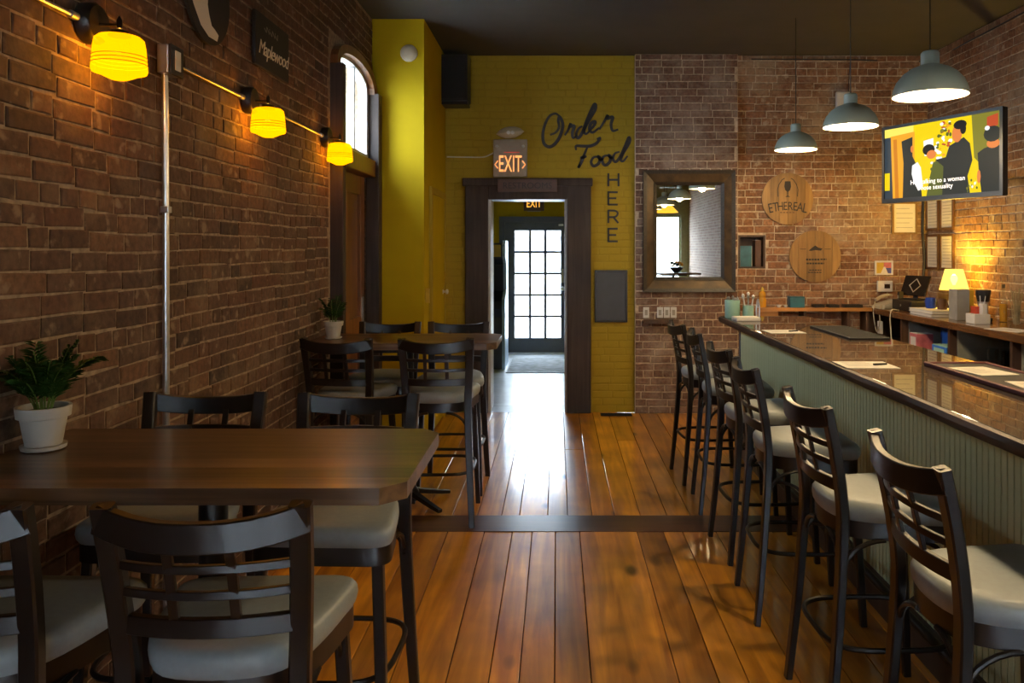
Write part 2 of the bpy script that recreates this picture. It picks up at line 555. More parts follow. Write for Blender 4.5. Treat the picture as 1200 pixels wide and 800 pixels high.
def textmesh(body, size, extrude=.001, align='CENTER', shear=0.0, spacing=1.0):
    cu = bpy.data.curves.new('lettering', 'FONT')
    cu.body = body; cu.size = size; cu.extrude = extrude; cu.align_x = align; cu.align_y = 'CENTER'; cu.shear = shear; cu.space_character = spacing
    cu.resolution_u = 3
    o = bpy.data.objects.new('lettering', cu)
    C.objects.link(o)
    dg = bpy.context.evaluated_depsgraph_get()
    me = bpy.data.meshes.new_from_object(o.evaluated_get(dg))
    bpy.data.objects.remove(o)
    bm = bmesh.new(); bm.from_mesh(me)
    bpy.data.meshes.remove(me)
    return bm


# plane frames: (u, v, n) -> world
def facing_camera(x, z, y):          # a plane at depth y whose front looks toward -Y; text x -> X, y -> Z
    return Matrix.Translation((x, y, z)) @ Matrix.Rotation(PI / 2, 4, 'X')


def on_left_wall(y, z, x):           # front looks toward +X; text x -> +Y
    return Matrix.Translation((x, y, z)) @ Matrix.Rotation(PI / 2, 4, 'Z') @ Matrix.Rotation(PI / 2, 4, 'X')


# ------------------------------------------------------------------ bricks
def brick_template(L, h, seed):
    """brick seen from the front: local x along the wall, y out of the wall (0 = mortar face), z up; origin at centre"""
    rnd = random.Random(seed)
    bm = bmesh.new()
    a, b, d = L / 2, h / 2, 0.010
    k = 0.0045
    j = lambda s: rnd.uniform(-s, s) * 1.6
    back = [bm.verts.new(p) for p in ((-a, -.004, -b), (a, -.004, -b), (a, -.004, b), (-a, -.004, b))]
    ex = [(-a, -b), (a * .0 + j(a * .4), -b), (a, -b), (a, b), (j(a * .4), b), (-a, b)]
    edge = [bm.verts.new((x + j(.0015), d - .005 + j(.001), z + j(.0018))) for x, z in ex]
    face = [bm.verts.new((x * (1 - k / a * 1.3) + j(.0015), d + j(.0015), z * (1 - k / b) + j(.0012))) for x, z in ex]
    bm.faces.new((back[0], back[1], edge[2], edge[1], edge[0]))
    bm.faces.new((back[1], back[2], edge[3], edge[2]))
    bm.faces.new((back[2], back[3], edge[5], edge[4], edge[3]))
    bm.faces.new((back[3], back[0], edge[0], edge[5]))
    for i in range(6):
        bm.faces.new((edge[i], edge[(i + 1) % 6], face[(i + 1) % 6], face[i]))
    bm.faces.new((face[0], face[1], face[4], face[5])); bm.faces.new((face[1], face[2], face[3], face[4]))
    bmesh.ops.recalc_face_normals(bm, faces=bm.faces)
    me = bpy.data.meshes.new('brick')
    bm.to_mesh(me); bm.free()
    return me


def brick_field(parent, frame, u0, u1, v0, v1, mat, course, holes=(), n_parts=300, visible=None, length=.205, header=.1,
                joint=.009, bond='mixed', seed=1, depth=1.0, tilt=.0, wave=.0):
    """lay bricks over [u0,u1]x[v0,v1]; frame: Matrix whose local x = u, y = outward, z = v"""
    rnd = random.Random(seed)
    h = course - joint
    T = {'s': [brick_template(length - joint, h, seed * 50 + i) for i in range(5)],
         'h': [brick_template(header - joint, h, seed * 50 + 20 + i) for i in range(3)]}
    for k in T.values():
        for me in k: me.materials.append(mat)
    cells = []
    v, row = v0, 0
    while v + course * .6 < v1:
        hh = min(course, v1 - v)
        u = u0 - rnd.uniform(0, length * .8)
        head_row = bond == 'mixed' and row % 7 == 5
        while u < u1:
            kind = 'h' if head_row or rnd.random() < .12 else 's'
            w = (header if kind == 'h' else length) * rnd.uniform(.93, 1.06)
            a, b = max(u, u0), min(u + w, u1)
            cu, cv = (a + b) / 2, v + hh / 2
            if b - a > .04 and not any(hx0 - .01 < b - .01 and a + .01 < hx1 + .01 and hz0 < cv < hz1 for hx0, hx1, hz0, hz1 in holes):
                cells.append((cu, cv + rnd.uniform(-.002, .002), b - a, hh, kind))
            else:
                for hx0, hx1, hz0, hz1 in holes:      # trim bricks that run into an opening
                    if hz0 < cv < hz1 and b - a > .04:
                        if a < hx0 - .045 < b: cells.append(((a + hx0) / 2, cv, hx0 - a, hh, 'h' if hx0 - a < .14 else 's'))
                        elif a < hx1 + .045 < b: cells.append(((b + hx1) / 2, cv, b - hx1, hh, 'h' if b - hx1 < .14 else 's'))
            u += w
        v += course; row += 1

    def area(c):
        p = frame @ Vector((c[0], 0, c[1]))
        if p.y < .4: return 0
        x, y = CX + FPX * p.x / p.y, CY + FPX * (EYE - p.z) / p.y
        if not (-5 < x < 1205 and -5 < y < 805): return 0
        if visible and not visible(x, y): return 0
        q = frame @ Vector((c[0] + .1, 0, c[1]))
        return abs(FPX * q.x / q.y - FPX * p.x / p.y) / p.y
    cells.sort(key=area, reverse=True)
    rest = bmesh.new()
    for i, (cu, cv, w, hh, kind) in enumerate(cells):
        me = T[kind][rnd.randrange(len(T[kind]))]
        base = (length if kind == 's' else header) - joint
        sc = ((w - joint) / base, depth * rnd.uniform(.75, 1.2), (hh - joint) / h)
        wob = wave * (math.sin(1.3 * cu + .4) + .6 * math.sin(3.4 * cu + 1.7) + .35 * math.sin(7.1 * cu + cv * 2.0))
        m = frame @ Matrix.Translation((cu, 0, cv + wob)) @ Matrix.Rotation(rnd.uniform(-tilt, tilt), 4, 'Y') @ Matrix.Diagonal(sc + (1,))
        if i < n_parts:
            o = bpy.data.objects.new('brick', me)
            C.objects.link(o)
            o.parent = parent
            o.matrix_local = m
        else:
            tmp = bmesh.new(); tmp.from_mesh(me); tmp.transform(m)
            t2 = bpy.data.meshes.new('tmp'); tmp.to_mesh(t2); tmp.free()
            rest.from_mesh(t2); bpy.data.meshes.remove(t2)
    if len(rest.verts):
        o = obj('brick_courses', rest, mat, parent)
        o['kind'] = 'stuff'
    else:
        rest.free()


FR_BACK = lambda y: Matrix(((1, 0, 0, 0), (0, -1, 0, y), (0, 0, 1, 0), (0, 0, 0, 1)))      # u = X, outward = -Y
FR_LEFT = lambda x: Matrix(((0, 1, 0, x), (1, 0, 0, 0), (0, 0, 1, 0), (0, 0, 0, 1)))       # u = Y, outward = +X
FR_RIGHT = lambda x: Matrix(((0, -1, 0, x), (1, 0, 0, 0), (0, 0, 1, 0), (0, 0, 0, 1)))     # u = Y, outward = -X

# ------------------------------------------------------------------ room shell
# left wall with the opening of the side door and its arched light
DY0, DY1 = 5.40, 6.47                                 # clear opening along Y
TRAN = 2.27                                           # top of the side door
AS, AR = 2.86, .17                                    # arch springing and rise


def arch_pts(y0, y1, zs, rise, n=14):
    c, a = (y0 + y1) / 2, (y1 - y0) / 2
    return [(c - a * math.cos(PI * i / n), zs + rise * math.sin(PI * i / n) ** .75) for i in range(n + 1)]


bm = bmesh.new()
box(XL - .30, XL, 1.2, DY0, 0, ZC, bm)
box(XL - .30, XL, DY1, 8.15, 0, ZC, bm)
ap = arch_pts(DY0, DY1, AS, AR)
for (ya, za), (yb, zb) in zip(ap, ap[1:]):
    vs = [bm.verts.new(p) for p in ((XL, ya, za), (XL, yb, zb), (XL, yb, ZC), (XL, ya, ZC), (XL - .3, ya, za), (XL - .3, yb, zb), (XL - .3, yb, ZC), (XL - .3, ya, ZC))]
    for q in ((0, 1, 2, 3), (4, 7, 6, 5), (0, 4, 5, 1)):
        bm.faces.new([vs[i] for i in q])
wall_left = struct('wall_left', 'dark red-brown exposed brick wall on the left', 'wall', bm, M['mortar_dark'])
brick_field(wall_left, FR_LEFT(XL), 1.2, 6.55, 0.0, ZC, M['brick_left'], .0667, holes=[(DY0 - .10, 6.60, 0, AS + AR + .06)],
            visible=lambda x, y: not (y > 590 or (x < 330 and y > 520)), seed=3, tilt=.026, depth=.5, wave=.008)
struct('wall_left_front', 'brick side wall running on behind the camera on the left', 'wall',
       box(XL - .30, XL, YF - .3, 1.2, 0, ZC), farbrick('brick_far_left', (.13, .055, .034), (.19, .085, .05), (.22, .15, .10)))
struct('wall_right_front', 'brick side wall running on behind the camera on the right', 'wall',
       box(XR, XR + .30, YF - .3, 5.0, 0, ZC), farbrick('brick_far_right', (.20, .135, .10), (.28, .20, .15), (.34, .29, .24)))

wall_right = struct('wall_right', 'orange-brown exposed brick wall on the right behind the back counter', 'wall', box(XR, XR + .30, 5.0, 8.15, 0, ZC), M['mortar_pale'])
brick_field(wall_right, FR_RIGHT(XR), 5.0, YB, .0, ZC, M['brick_back'], .0700, visible=lambda x, y: y < 380, seed=11, tilt=.018, depth=.6, wave=.004)

# back wall: mustard painted brick with the doorway, limed pilaster, bare brick
OX0, OX1, OZ = -.687, .109, 2.10                      # doorway clear opening
PX0, PX1, PYF = .76, 1.76, 7.735                      # pilaster
bm = bmesh.new()
box(XL - .3, OX0, YB, YB + .36, 0, ZC, bm)
box(OX1, PX0, YB, YB + .36, 0, ZC, bm)
box(OX0, OX1, YB, YB + .36, OZ, ZC, bm)
wall_back = struct('wall_back', 'mustard yellow painted brick wall around the doorway', 'wall', bm, M['yellow_joint'])
brick_field(wall_back, FR_BACK(YB), -1.10, PX0, 0, ZC, M['brick_yellow'], .0703, holes=[(-.90, .33, 0, 2.29)], seed=21, depth=.22, bond='run',
            visible=lambda x, y: 525 < x)
NX0, NX1, NZ0, NZ1 = 1.775, 2.045, 1.41, 1.74         # wall niche
bm = bmesh.new()
box(PX0, NX0, YB, YB + .36, 0, ZC, bm)
box(NX1, XR + .3, YB, YB + .36, 0, ZC, bm)
box(NX0, NX1, YB, YB + .36, 0, NZ0, bm)
box(NX0, NX1, YB, YB + .36, NZ1, ZC, bm)
box(NX0, NX1, YB + .22, YB + .36, NZ0, NZ1, bm)
wall_bare = struct('wall_back_right', 'bare orange-brown brick wall behind the bar', 'wall', bm, M['mortar_pale'])
brick_field(wall_bare, FR_BACK(YB), PX1, XR, .0, ZC, M['brick_back'], .0703, holes=[(NX0, NX1, NZ0, NZ1)], visible=lambda x, y: y < 366, seed=31, tilt=.016, depth=.6, wave=.003)
wall_pil = struct('wall_pilaster', 'pale limed brick pilaster carrying the mirror', 'wall', box(PX0, PX1, PYF, YB, 0, ZC), M['mortar_pale'])
brick_field(wall_pil, FR_BACK(PYF), PX0, PX1, .0, ZC, M['brick_pilaster'], .0703, seed=41, tilt=.01, depth=.5,
            visible=lambda x, y: not (753 < x < 859 and 200 < y < 342))

struct('ceiling', 'dark charcoal plaster ceiling', 'ceiling', box(XL - .3, XR + .3, YF - .3, YB + .36, ZC, ZC + .2), M['ceiling'])

# floor
floor = struct('floor', 'amber stained wide-board wooden floor', 'floor', box(XL - .3, XR + .3, YF - .3, YB, -.12, -.012), M['floor_gap'])
Y1, Y2 = 4.495, 4.77                                  # dark cross strip


def plank(x0, x1, y0, y1, dz=0.0):
    g = .0019
    return obj('floor_plank', box(x0 + g, x1 - g, y0, y1, -.012, dz, bev=.002), M['floor_plank'], floor)


rp = random.Random(5)
near = [XL, -1.40, -1.19, -1.02, -.80, -.62, -.413, -.255, -.142, -.01, .127, .452, .60, .71, .90, 1.09, 1.22, 1.38, 1.62, 1.86, 2.1, 2.4, 2.7, 3.0, 3.3, XR]
for a, b in zip(near, near[1:]):
    plank(a, b, .6, Y1, rp.uniform(-.0012, .0012))
far = [XL, -1.36, -1.15, -.98, -.80, -.63, -.48, -.335, -.227, -.057, .062, .21, .345, .50, .66, .80, .97, 1.12, 1.3, 1.5, 1.8, 2.1, 2.4, 2.7, 3.0, 3.3, XR]
for i, (a, b) in enumerate(zip(far, far[1:])):
    if i % 3 == 1 and a > 0:
        s = rp.uniform(5.4, 6.8)
        plank(a, b, Y2, s - .002, rp.uniform(-.0012, .0012)); plank(a, b, s + .002, YB, rp.uniform(-.0012, .0012))
    else:
        plank(a, b, Y2, YB, rp.uniform(-.0012, .0012))
obj('cross_strip', box(XL, XR, Y1 + .002, Y2 - .002, -.012, .003, bev=.002), M['floor_strip'], floor)
front_fl = bmesh.new()
box(XL, XR, YF, .6, -.012, 0, front_fl)
obj('front_boards', front_fl, M['floor_plank'], floor)

# front of the room (behind the camera): shop windows between posts
bm = bmesh.new()
box(XL - .3, -1.2, YF - .3, YF, 0, ZC, bm)
box(3.42, XR + .3, YF - .3, YF, 0, ZC, bm)
box(.5, 1.7, YF - .3, YF, 0, ZC, bm)
box(-1.2, .5, YF - .3, YF, 0, .55, bm); box(1.7, 3.42, YF - .3, YF, 0, .55, bm)
box(-1.2, .5, YF - .3, YF, 2.55, ZC, bm); box(1.7, 3.42, YF - .3, YF, 2.55, ZC, bm)
struct('wall_front', 'olive front wall with the shop windows behind the camera', 'wall', bm, M['green_post'])
for i, (a, b) in enumerate(((-1.2, .5), (1.7, 3.42))):
    w = struct(f'window_{i + 1}', ('left' if i == 1 else 'right') + ' shop window in the front wall, as seen from inside', 'window')
    fr = bmesh.new()
    for q in ((a, a + .05, .55, 2.55), (b - .05, b, .55, 2.55), (a, b, .55, .61), (a, b, 2.49, 2.55)):
        box(q[0], q[1], YF - .16, YF - .08, q[2], q[3], fr)
    obj('window_frame', fr, M['green_post'], w)
    obj('pane', box(a + .05, b - .05, YF - .125, YF - .119, .61, 2.49), M['glass'], w)

# hall beyond the doorway
HX0, HX1, HY1, HZ = -1.45, .42, 12.12, 2.75
struct('floor_hall', 'pale grey polished concrete hall floor beyond the doorway', 'floor', box(HX0 - .2, HX1 + .2, YB + .36, HY1 + .3, -.12, 0), M['concrete'])
struct('trim_1', 'grey slate sill under the doorway', 'threshold', box(OX0, OX1, YB + .002, YB + .36, -.12, .001), M['slate'])
bm = bmesh.new()
box(HX0 - .2, HX0, YB + .36, HY1 + .3, 0, HZ, bm)
struct('wall_hall_left', 'yellow left wall of the hall', 'wall', bm, M['yellow'])
struct('wall_hall_right', 'yellow right wall of the hall', 'wall', box(HX1, HX1 + .2, YB + .36, HY1 + .3, 0, HZ), M['yellow'])
RX0, RX1, RZ = -.885, .195, 2.10                      # rear door frame outside
bm = bmesh.new()
box(HX0, RX0, HY1, HY1 + .2, 0, HZ, bm); box(RX1, HX1, HY1, HY1 + .2, 0, HZ, bm); box(RX0, RX1, HY1, HY1 + .2, RZ, HZ, bm)
struct('wall_hall_end', 'yellow end wall of the hall around the glazed door', 'wall', bm, M['yellow'])
struct('ceiling_hall', 'pale hall ceiling', 'ceiling', box(HX0 - .2, HX1 + .2, YB + .36, HY1 + .3, HZ, HZ + .1), M['beige'])

# rear glazed door, 3 x 5 panes
d = struct('door_1', 'slate blue glazed back door with fifteen panes at the end of the hall', 'door')
fr = bmesh.new()
for q in ((RX0, RX0 + .085, 0, RZ), (RX1 - .085, RX1, 0, RZ), (RX0 + .085, RX1 - .085, RZ - .085, RZ)):
    box(q[0], q[1], HY1 - .03, HY1 + .12, q[2], q[3], fr)
obj('door_frame', fr, M['door_blue'], d)
GX0, GX1, GZ0, GZ1 = -.650, .052, .245, 1.885
dl = bmesh.new()
for q in ((RX0 + .07, GX0, .02, 2.04), (GX1, RX1 - .07, .02, 2.04), (GX0, GX1, .02, GZ0), (GX0, GX1, GZ1, 2.04)):
    box(q[0], q[1], HY1 + .02, HY1 + .065, q[2], q[3], dl)
leaf = obj('door_leaf', dl, M['door_blue'], d)
for i in range(1, 3):
    x = GX0 + (GX1 - GX0) * i / 3
    obj('muntin', box(x - .019, x + .019, HY1 + .025, HY1 + .06, GZ0, GZ1), M['door_blue'], leaf)
for j in range(1, 5):
    z = GZ0 + (GZ1 - GZ0) * j / 5
    obj('muntin', box(GX0, GX1, HY1 + .027, HY1 + .058, z - .018, z + .018), M['door_blue'], leaf)
pm = None
for i in range(3):
    for j in range(5):
        w, h = (GX1 - GX0) / 3, (GZ1 - GZ0) / 5
        if pm is None:
            o = obj('pane', box(-w / 2 + .01, w / 2 - .01, -.003, .003, -h / 2 + .01, h / 2 - .01), M['glass'], leaf)
            pm = o.data
        else:
            o = link_mesh('pane', pm, leaf, (0, 0, 0))
        o.location = (GX0 + w * (i + .5), HY1 + .042, GZ0 + h * (j + .5))
obj('lock_plate', box(.068, .098, HY1 + .012, HY1 + .02, 1.09, 1.30, bev=.003), M['beige'], leaf)
obj('knob', xform(lathe([(.004, 0), (.03, .002), (.03, .008), (.012, .012), (.012, .03), (.03, .04), (.034, .055), (.022, .068), (.002, .07)], 16), Matrix.Translation((.083, HY1 + .02, 1.0)) @ Matrix.Rotation(PI / 2, 4, 'X')), M['steel'], leaf, smooth=True)
obj('closer_bracket', box(.02, .095, HY1 - .005, HY1 + .02, 1.955, 1.985, bev=.004), M['steel'], leaf)
obj('kick_strip', box(RX0 + .085, RX1 - .085, HY1 + .005, HY1 + .065, 0, .022), M['steel'], d)

# doorway casing
d = struct('door_2', 'heavy dark-stained casing around the open doorway to the hall', 'door frame')
cf = YB - .055
bm = box(-.900, OX0 + .012, cf, YB, 0, 2.29, bev=.008); obj('casing_post', bm, M['trim_dark'], d)
bm = box(OX1 - .012, .330, cf, YB, 0, 2.29, bev=.008); obj('casing_post', bm, M['trim_dark'], d)
bm = box(OX0 + .012, OX1 - .012, cf, YB, OZ - .012, 2.29, bev=.008); obj('casing_head', bm, M['trim_dark'], d)
bm = box(-.925, .345, cf - .018, YB, 2.215, 2.295, bev=.008); obj('casing_cap', bm, M['trim_dark'], d)
jb = bmesh.new()
box(OX0, OX0 + .035, YB + .001, YB + .34, 0, OZ, jb); box(OX1 - .035, OX1, YB + .001, YB + .34, 0, OZ, jb)
box(OX0 + .035, OX1 - .035, YB + .001, YB + .34, OZ - .012, OZ, jb)
obj('jamb', jb, M['jamb_grey'], d)

# side door with arched light in the left wall
d = struct('door_3', 'varnished panelled wooden side door under the arched window', 'door')
CP = XL + .088                                        # casing face
for y0, y1 in ((DY0 - .055, DY0 + .02), (DY1 - .045, 6.535)):
    obj('casing_post', box(XL - .02, CP, y0, y1, 0, AS, bev=.006), M['trim_dark'], d)
dlf = obj('door_leaf', box(XL - .10, XL - .055, DY0 - .02, DY1 + .02, .0, TRAN - .05), M['door_wood'], d)
st = bmesh.new()
ya, yb = DY0 + .02, DY1 - .045
for q in ((ya, ya + .13, .02, TRAN - .09), (yb - .13, yb, .02, TRAN - .09), (ya + .13, yb - .13, .02, .27), (ya + .13, yb - .13, .92, 1.07), (ya + .13, yb - .13, TRAN - .24, TRAN - .09), ((ya + yb) / 2 - .06, (ya + yb) / 2 + .06, .27, .92), ((ya + yb) / 2 - .06, (ya + yb) / 2 + .06, 1.07, TRAN - .24)):
    box(XL - .055, XL - .03, q[0], q[1], q[2], q[3], st, bev=.004)
obj('stile_and_rail', st, M['door_wood'], dlf)
obj('lock_plate', box(XL - .03, XL - .022, yb - .10, yb - .05, 1.02, 1.22), M['steel'], dlf)
obj('transom_rail', box(XL - .12, XL + .06, DY0 + .02, DY1 - .045, TRAN - .09, TRAN + .045, bev=.008), M['door_wood'], d)

w = struct('window_3', 'bright arched window light above the wooden side door', 'window')
gy0, gy1 = DY0 + .02, DY1 - .045
outer = arch_pts(gy0, gy1, AS, AR - .01, 14)
inner = arch_pts(gy0 + .05, gy1 - .05, AS - .01, AR - .035, 14)
fr = bmesh.new()
oo = [(gy0, TRAN + .045)] + outer + [(gy1, TRAN + .045)]
ii = [(gy0 + .05, TRAN + .09)] + inner + [(gy1 - .05, TRAN + .09)]
for k in range(len(oo)):
    k2 = (k + 1) % len(oo)
    P = [oo[k], oo[k2], ii[k2], ii[k]]
    vs = [fr.verts.new((XL + dx, y, z)) for dx in (.0, -.07) for y, z in P]
    for q in ((0, 1, 2, 3), (7, 6, 5, 4), (0, 4, 5, 1), (2, 6, 7, 3)):
        fr.faces.new([vs[i] for i in q])
obj('window_frame', fr, M['jamb_grey'], w)
ym = 6.03
for q in ((gy0 + .05, ym - .012), (ym + .012, gy1 - .05)):
    pts = [(y, z) for y, z in inner if q[0] <= y <= q[1]]
    zz = lambda y: min(inner, key=lambda p: abs(p[0] - y))[1]
    ol = [(q[0], TRAN + .09), (q[0], zz(q[0])), *[p for p in pts if q[0] < p[0] < q[1]], (q[1], zz(q[1])), (q[1], TRAN + .09)]
    g = bmesh.new()
    a = [g.verts.new((XL - .030, y, z)) for y, z in ol]; b = [g.verts.new((XL - .036, y, z)) for y, z in ol]
    g.faces.new(a); g.faces.new(b[::-1])
    obj('pane', g, M['glass'], w)
obj('mullion', box(XL - .06, XL - .01, ym - .014, ym + .014, TRAN + .09, AS + AR - .05), M['jamb_grey'], w)
bw = bmesh.new()
o1, o2 = arch_pts(DY0 - .055, 6.535, AS - .01, AR + .055, 16), arch_pts(DY0 + .02, DY1 - .045, AS - .01, AR - .01, 16)
for k in range(16):
    P = [o1[k], o1[k + 1], o2[k + 1], o2[k]]
    vs = [bw.verts.new((XL + dx, y, z)) for dx in (.05, -.02) for y, z in P]
    for q in ((0, 1, 2, 3), (7, 6, 5, 4), (0, 4, 5, 1), (2, 6, 7, 3)):
        bw.faces.new([vs[i] for i in q])
obj('arch_trim', bw, M['door_wood'], w)

# yellow boxed column in the left corner, with a closet door in its side
KX0, KX1, KY0 = XL, -1.10, 6.55
col_ = struct('wall_column', 'smooth mustard yellow boxed column in the back left corner', 'wall', box(KX0, KX1, KY0, YB, 0, ZC), M['yellow'])
d = struct('door_4', 'narrow yellow closet door in the side of the column', 'door')
obj('door_leaf', box(KX1 - .01, KX1 + .018, 6.86, 7.58, .02, 2.08, bev=.004), M['yellow'], d)
fr = bmesh.new()
for q in ((6.80, 6.86, 0, 2.14), (7.58, 7.64, 0, 2.14), (6.86, 7.58, 2.08, 2.14)):
    box(KX1 - .01, KX1 + .028, q[0], q[1], q[2], q[3], fr, bev=.003)
obj('door_casing', fr, M['yellow_joint'], d)
obj('knob', xform(lathe([(.003, 0), (.024, .002), (.01, .01), (.01, .025), (.024, .035), (.022, .05), (.002, .055)], 14), Matrix.Translation((KX1 + .018, 7.50, 1.2)) @ Matrix.Rotation(PI / 2, 4, 'Y')), M['white'], d, smooth=True)
obj('catch', box(KX1, KX1 + .03, 6.63, 6.66, 1.15, 1.27, bev=.003), M['yellow_box'], d)

# outside
struct('ground_outside', 'pale pavement outside the building', 'ground', box(-40, 40, -45, 60, -.30, -.13), M['outside_ground'])
bl = thing('clapboard_building', 'pale building beyond the yard seen through the back door', 'building', (0, 24, -.13))
obj('wall', box(-9, 9, 0, 5, 0, 3.3), M['outside_wall'], bl)
for z in (.55, 1.1, 2.05, 3.1):
    obj('trim_board', box(-9, 9, -.06, 0, z, z + .06), M['outside_trim'], bl)
wn = obj('window', box(-1.3, -.1, -.08, .02, 1.25, 2.0), M['outside_trim'], bl)
link_mesh('window', wn.data, bl, (-2.2, 0, 0)); link_mesh('window', wn.data, bl, (2.4, 0, 0))
bl = thing('street_building', 'pale building across the street seen in the mirror', 'building', (0, -24, -.13))
obj('wall', box(-14, 18, -6, 0, 0, 6), M['outside_wall'], bl)
wn = obj('window', box(-.6, .6, -.02, .08, .9, 2.6), M['outside_trim'], bl)
for k, x in enumerate((-8, -5, -2, 1, 4, 7, 10)):
    if k: link_mesh('window', wn.data, bl, (x, 0, 0))
    else: wn.location = (x, 0, 0)


# ------------------------------------------------------------------ stools
def seat_outline(k=1.0, n=40):
    pts = []
    # front edge wide and nearly straight, back rounded
    ctrl = [(-.10, .205), (.10, .205), (.185, .200), (.222, .165), (.215, .09), (.198, -.02), (.170, -.12), (.115, -.188), (0, -.208),
            (-.115, -.188), (-.170, -.12), (-.198, -.02), (-.215, .09), (-.222, .165), (-.185, .200)]
    for p in catmull([(x * k, y * k, 0) for x, y in ctrl], 3, closed=True):
        pts.append((p.x, p.y))
    return pts


def cushion():
    bm = bmesh.new()
    lev = [(.705, .955), (.716, .985), (.733, 1.0), (.750, .992), (.761, .955), (.767, .88), (.770, .70), (.771, .35)]
    rings = []
    for z, k in lev:
        rings.append([bm.verts.new((x, y, z)) for x, y in seat_outline(k)])
    n = len(rings[0])
    for a, b in zip(rings, rings[1:]):
        for i in range(n):
            bm.faces.new((a[i], a[(i + 1) % n], b[(i + 1) % n], b[i]))
    bm.faces.new(rings[0][::-1]); bm.faces.new(rings[-1])
    return bm


def make_stool(name, label, cat, group):
    t = thing(name, label, cat, group=group)
    obj('seat_cushion', cushion(), M['seat'], t, smooth=True)
    obj('seat_frame', prism(seat_outline(.955), .650, .706), M['chair_wood'], t, smooth=True)
    W = M['chair_wood']
    for s in (-1, 1):
        front = [(s * .205, .205, 0), (s * .192, .185, .35), (s * .178, .165, .66)]
        obj('leg', sweep(front, rect(.034, .034), up=(0, 1, 0), scales=[.8, 1, 1]), W, t, smooth=True)
        rear = catmull([(s * .205, -.245, 0), (s * .190, -.215, .32), (s * .178, -.192, .66), (s * .182, -.198, .80), (s * .190, -.222, .95), (s * .196, -.252, 1.088)], 3)
        obj('leg', sweep(rear, rect(.042, .030), up=(0, 1, 0), scales=[.8 + .25 * min(1, i / 6) for i in range(len(rear))]), W, t, smooth=True)

    def ypost(z):
        tab = [(.66, -.192), (.80, -.198), (.95, -.222), (1.088, -.252)]
        for (a, ya), (b, yb) in zip(tab, tab[1:]):
            if z <= b: return ya + (yb - ya) * (z - a) / (b - a)
        return -.252

    def rail(nm, z, h, thick, bow, half, dip=0.0):
        pts = []
        for i in range(13):
            u = -1 + 2 * i / 12
            pts.append((u * half, ypost(z) - bow * (1 - u * u), z - dip * (1 - abs(u) ** 2.5)))
        return obj(nm, sweep(pts, rect(thick, h, .12)), W, t, smooth=True)
    rail('top_rail', 1.060, .062, .024, .046, .207, .026)
    rail('cross_slat', .962, .018, .012, .040, .187)
    rail('cross_slat', .904, .018, .012, .036, .185)
    rail('lower_rail', .832, .040, .018, .032, .180)
    for x in (-.062, .062):
        pts = []
        for i in range(6):
            z = .840 + (1.022 - .840) * i / 5
            pts.append((x, ypost(z) - (.032 + .014 * i / 5) * (1 - (x / .186) ** 2) + .002, z))
        obj('upright_slat', sweep(pts, rect(.020, .011, .1), up=(0, 1, 0)), W, t, smooth=True)
    ring = []
    for i in range(48):
        a = 2 * PI * i / 48
        c, s_ = math.cos(a), math.sin(a)
        ring.append((.200 * math.copysign(abs(c) ** .55, c), -.012 + .212 * math.copysign(abs(s_) ** .55, s_), .30))
    obj('foot_ring', tube(ring, .0095, 8, closed=True), M['gunmetal'], t, smooth=True)
    for s in (-1, 1):                                  # bent braces under the seat
        for y0, y1 in ((.165, .04), (-.188, -.05)):
            pts = [(s * .178, y0 + (y1 - y0) * (1 - math.cos(a)) , .545 + .105 * math.sin(a)) for a in [PI / 2 * i / 7 for i in range(8)]]
            obj('brace', tube(pts, .008, 8), M['gunmetal'], t, smooth=True)
        pts = [(s * (.172 - .12 * (1 - math.cos(a))), -.195, .545 + .105 * math.sin(a)) for a in [PI / 2 * i / 7 for i in range(8)]]
        obj('brace', tube(pts, .008, 8), M['gunmetal'], t, smooth=True)
    return t


GB, GT = 'bar stools along the bar', 'stools around the high tables'
bar_lab = ['nearest bar stool at the sage bar front, cut by the right picture edge',
           'second bar stool from the camera along the bar',
           'third bar stool from the camera along the bar',
           'fourth bar stool from the camera along the bar',
           'fifth bar stool from the camera, next to last toward the mirror wall',
           'farthest bar stool, standing below the mirror by the brick pilaster']
bar_pos = [(1.15, 2.05, -90), (1.115, 2.77, -88), (1.10, 3.58, -91), (1.11, 4.24, -87), (1.12, 4.98, -93), (1.09, 5.60, -86)]
stool = make_stool('bar_stool', bar_lab[0], 'bar stool', GB)
stool.location = (bar_pos[0][0], bar_pos[0][1], 0)
stool.rotation_euler = (0, 0, math.radians(bar_pos[0][2]))
for (x, y, a), lb in list(zip(bar_pos, bar_lab))[1:]:
    dup(stool, (x, y, 0), math.radians(a), lb, GB)
tab = [(-.722, 1.845, 2, 'stool in the foreground turned away from the camera before the near table'),
       (-1.262, 1.845, -2, 'stool at the lower left picture edge against the brick wall'),
       (-1.255, 2.595, 181, 'stool behind the near table on the wall side, facing the camera'),
       (-.715, 2.575, 178, 'stool behind the near table on the aisle side, facing the camera'),
       (-1.235, 4.80, -8, 'stool before the far table on the wall side, turned away'),
       (-.700, 4.80, 1, 'stool before the far table on the aisle side, turned away'),
       (-1.18, 5.36, 180, 'stool behind the far table by the yellow column, facing the camera'),
       (-.700, 5.36, 179, 'stool behind the far table beside the doorway, facing the camera')]
for x, y, a, lb in tab:
    s = dup(stool, (x, y, 0), math.radians(a), lb, GT)
    s.name = 'table_stool'
    s['category'] = 'stool'


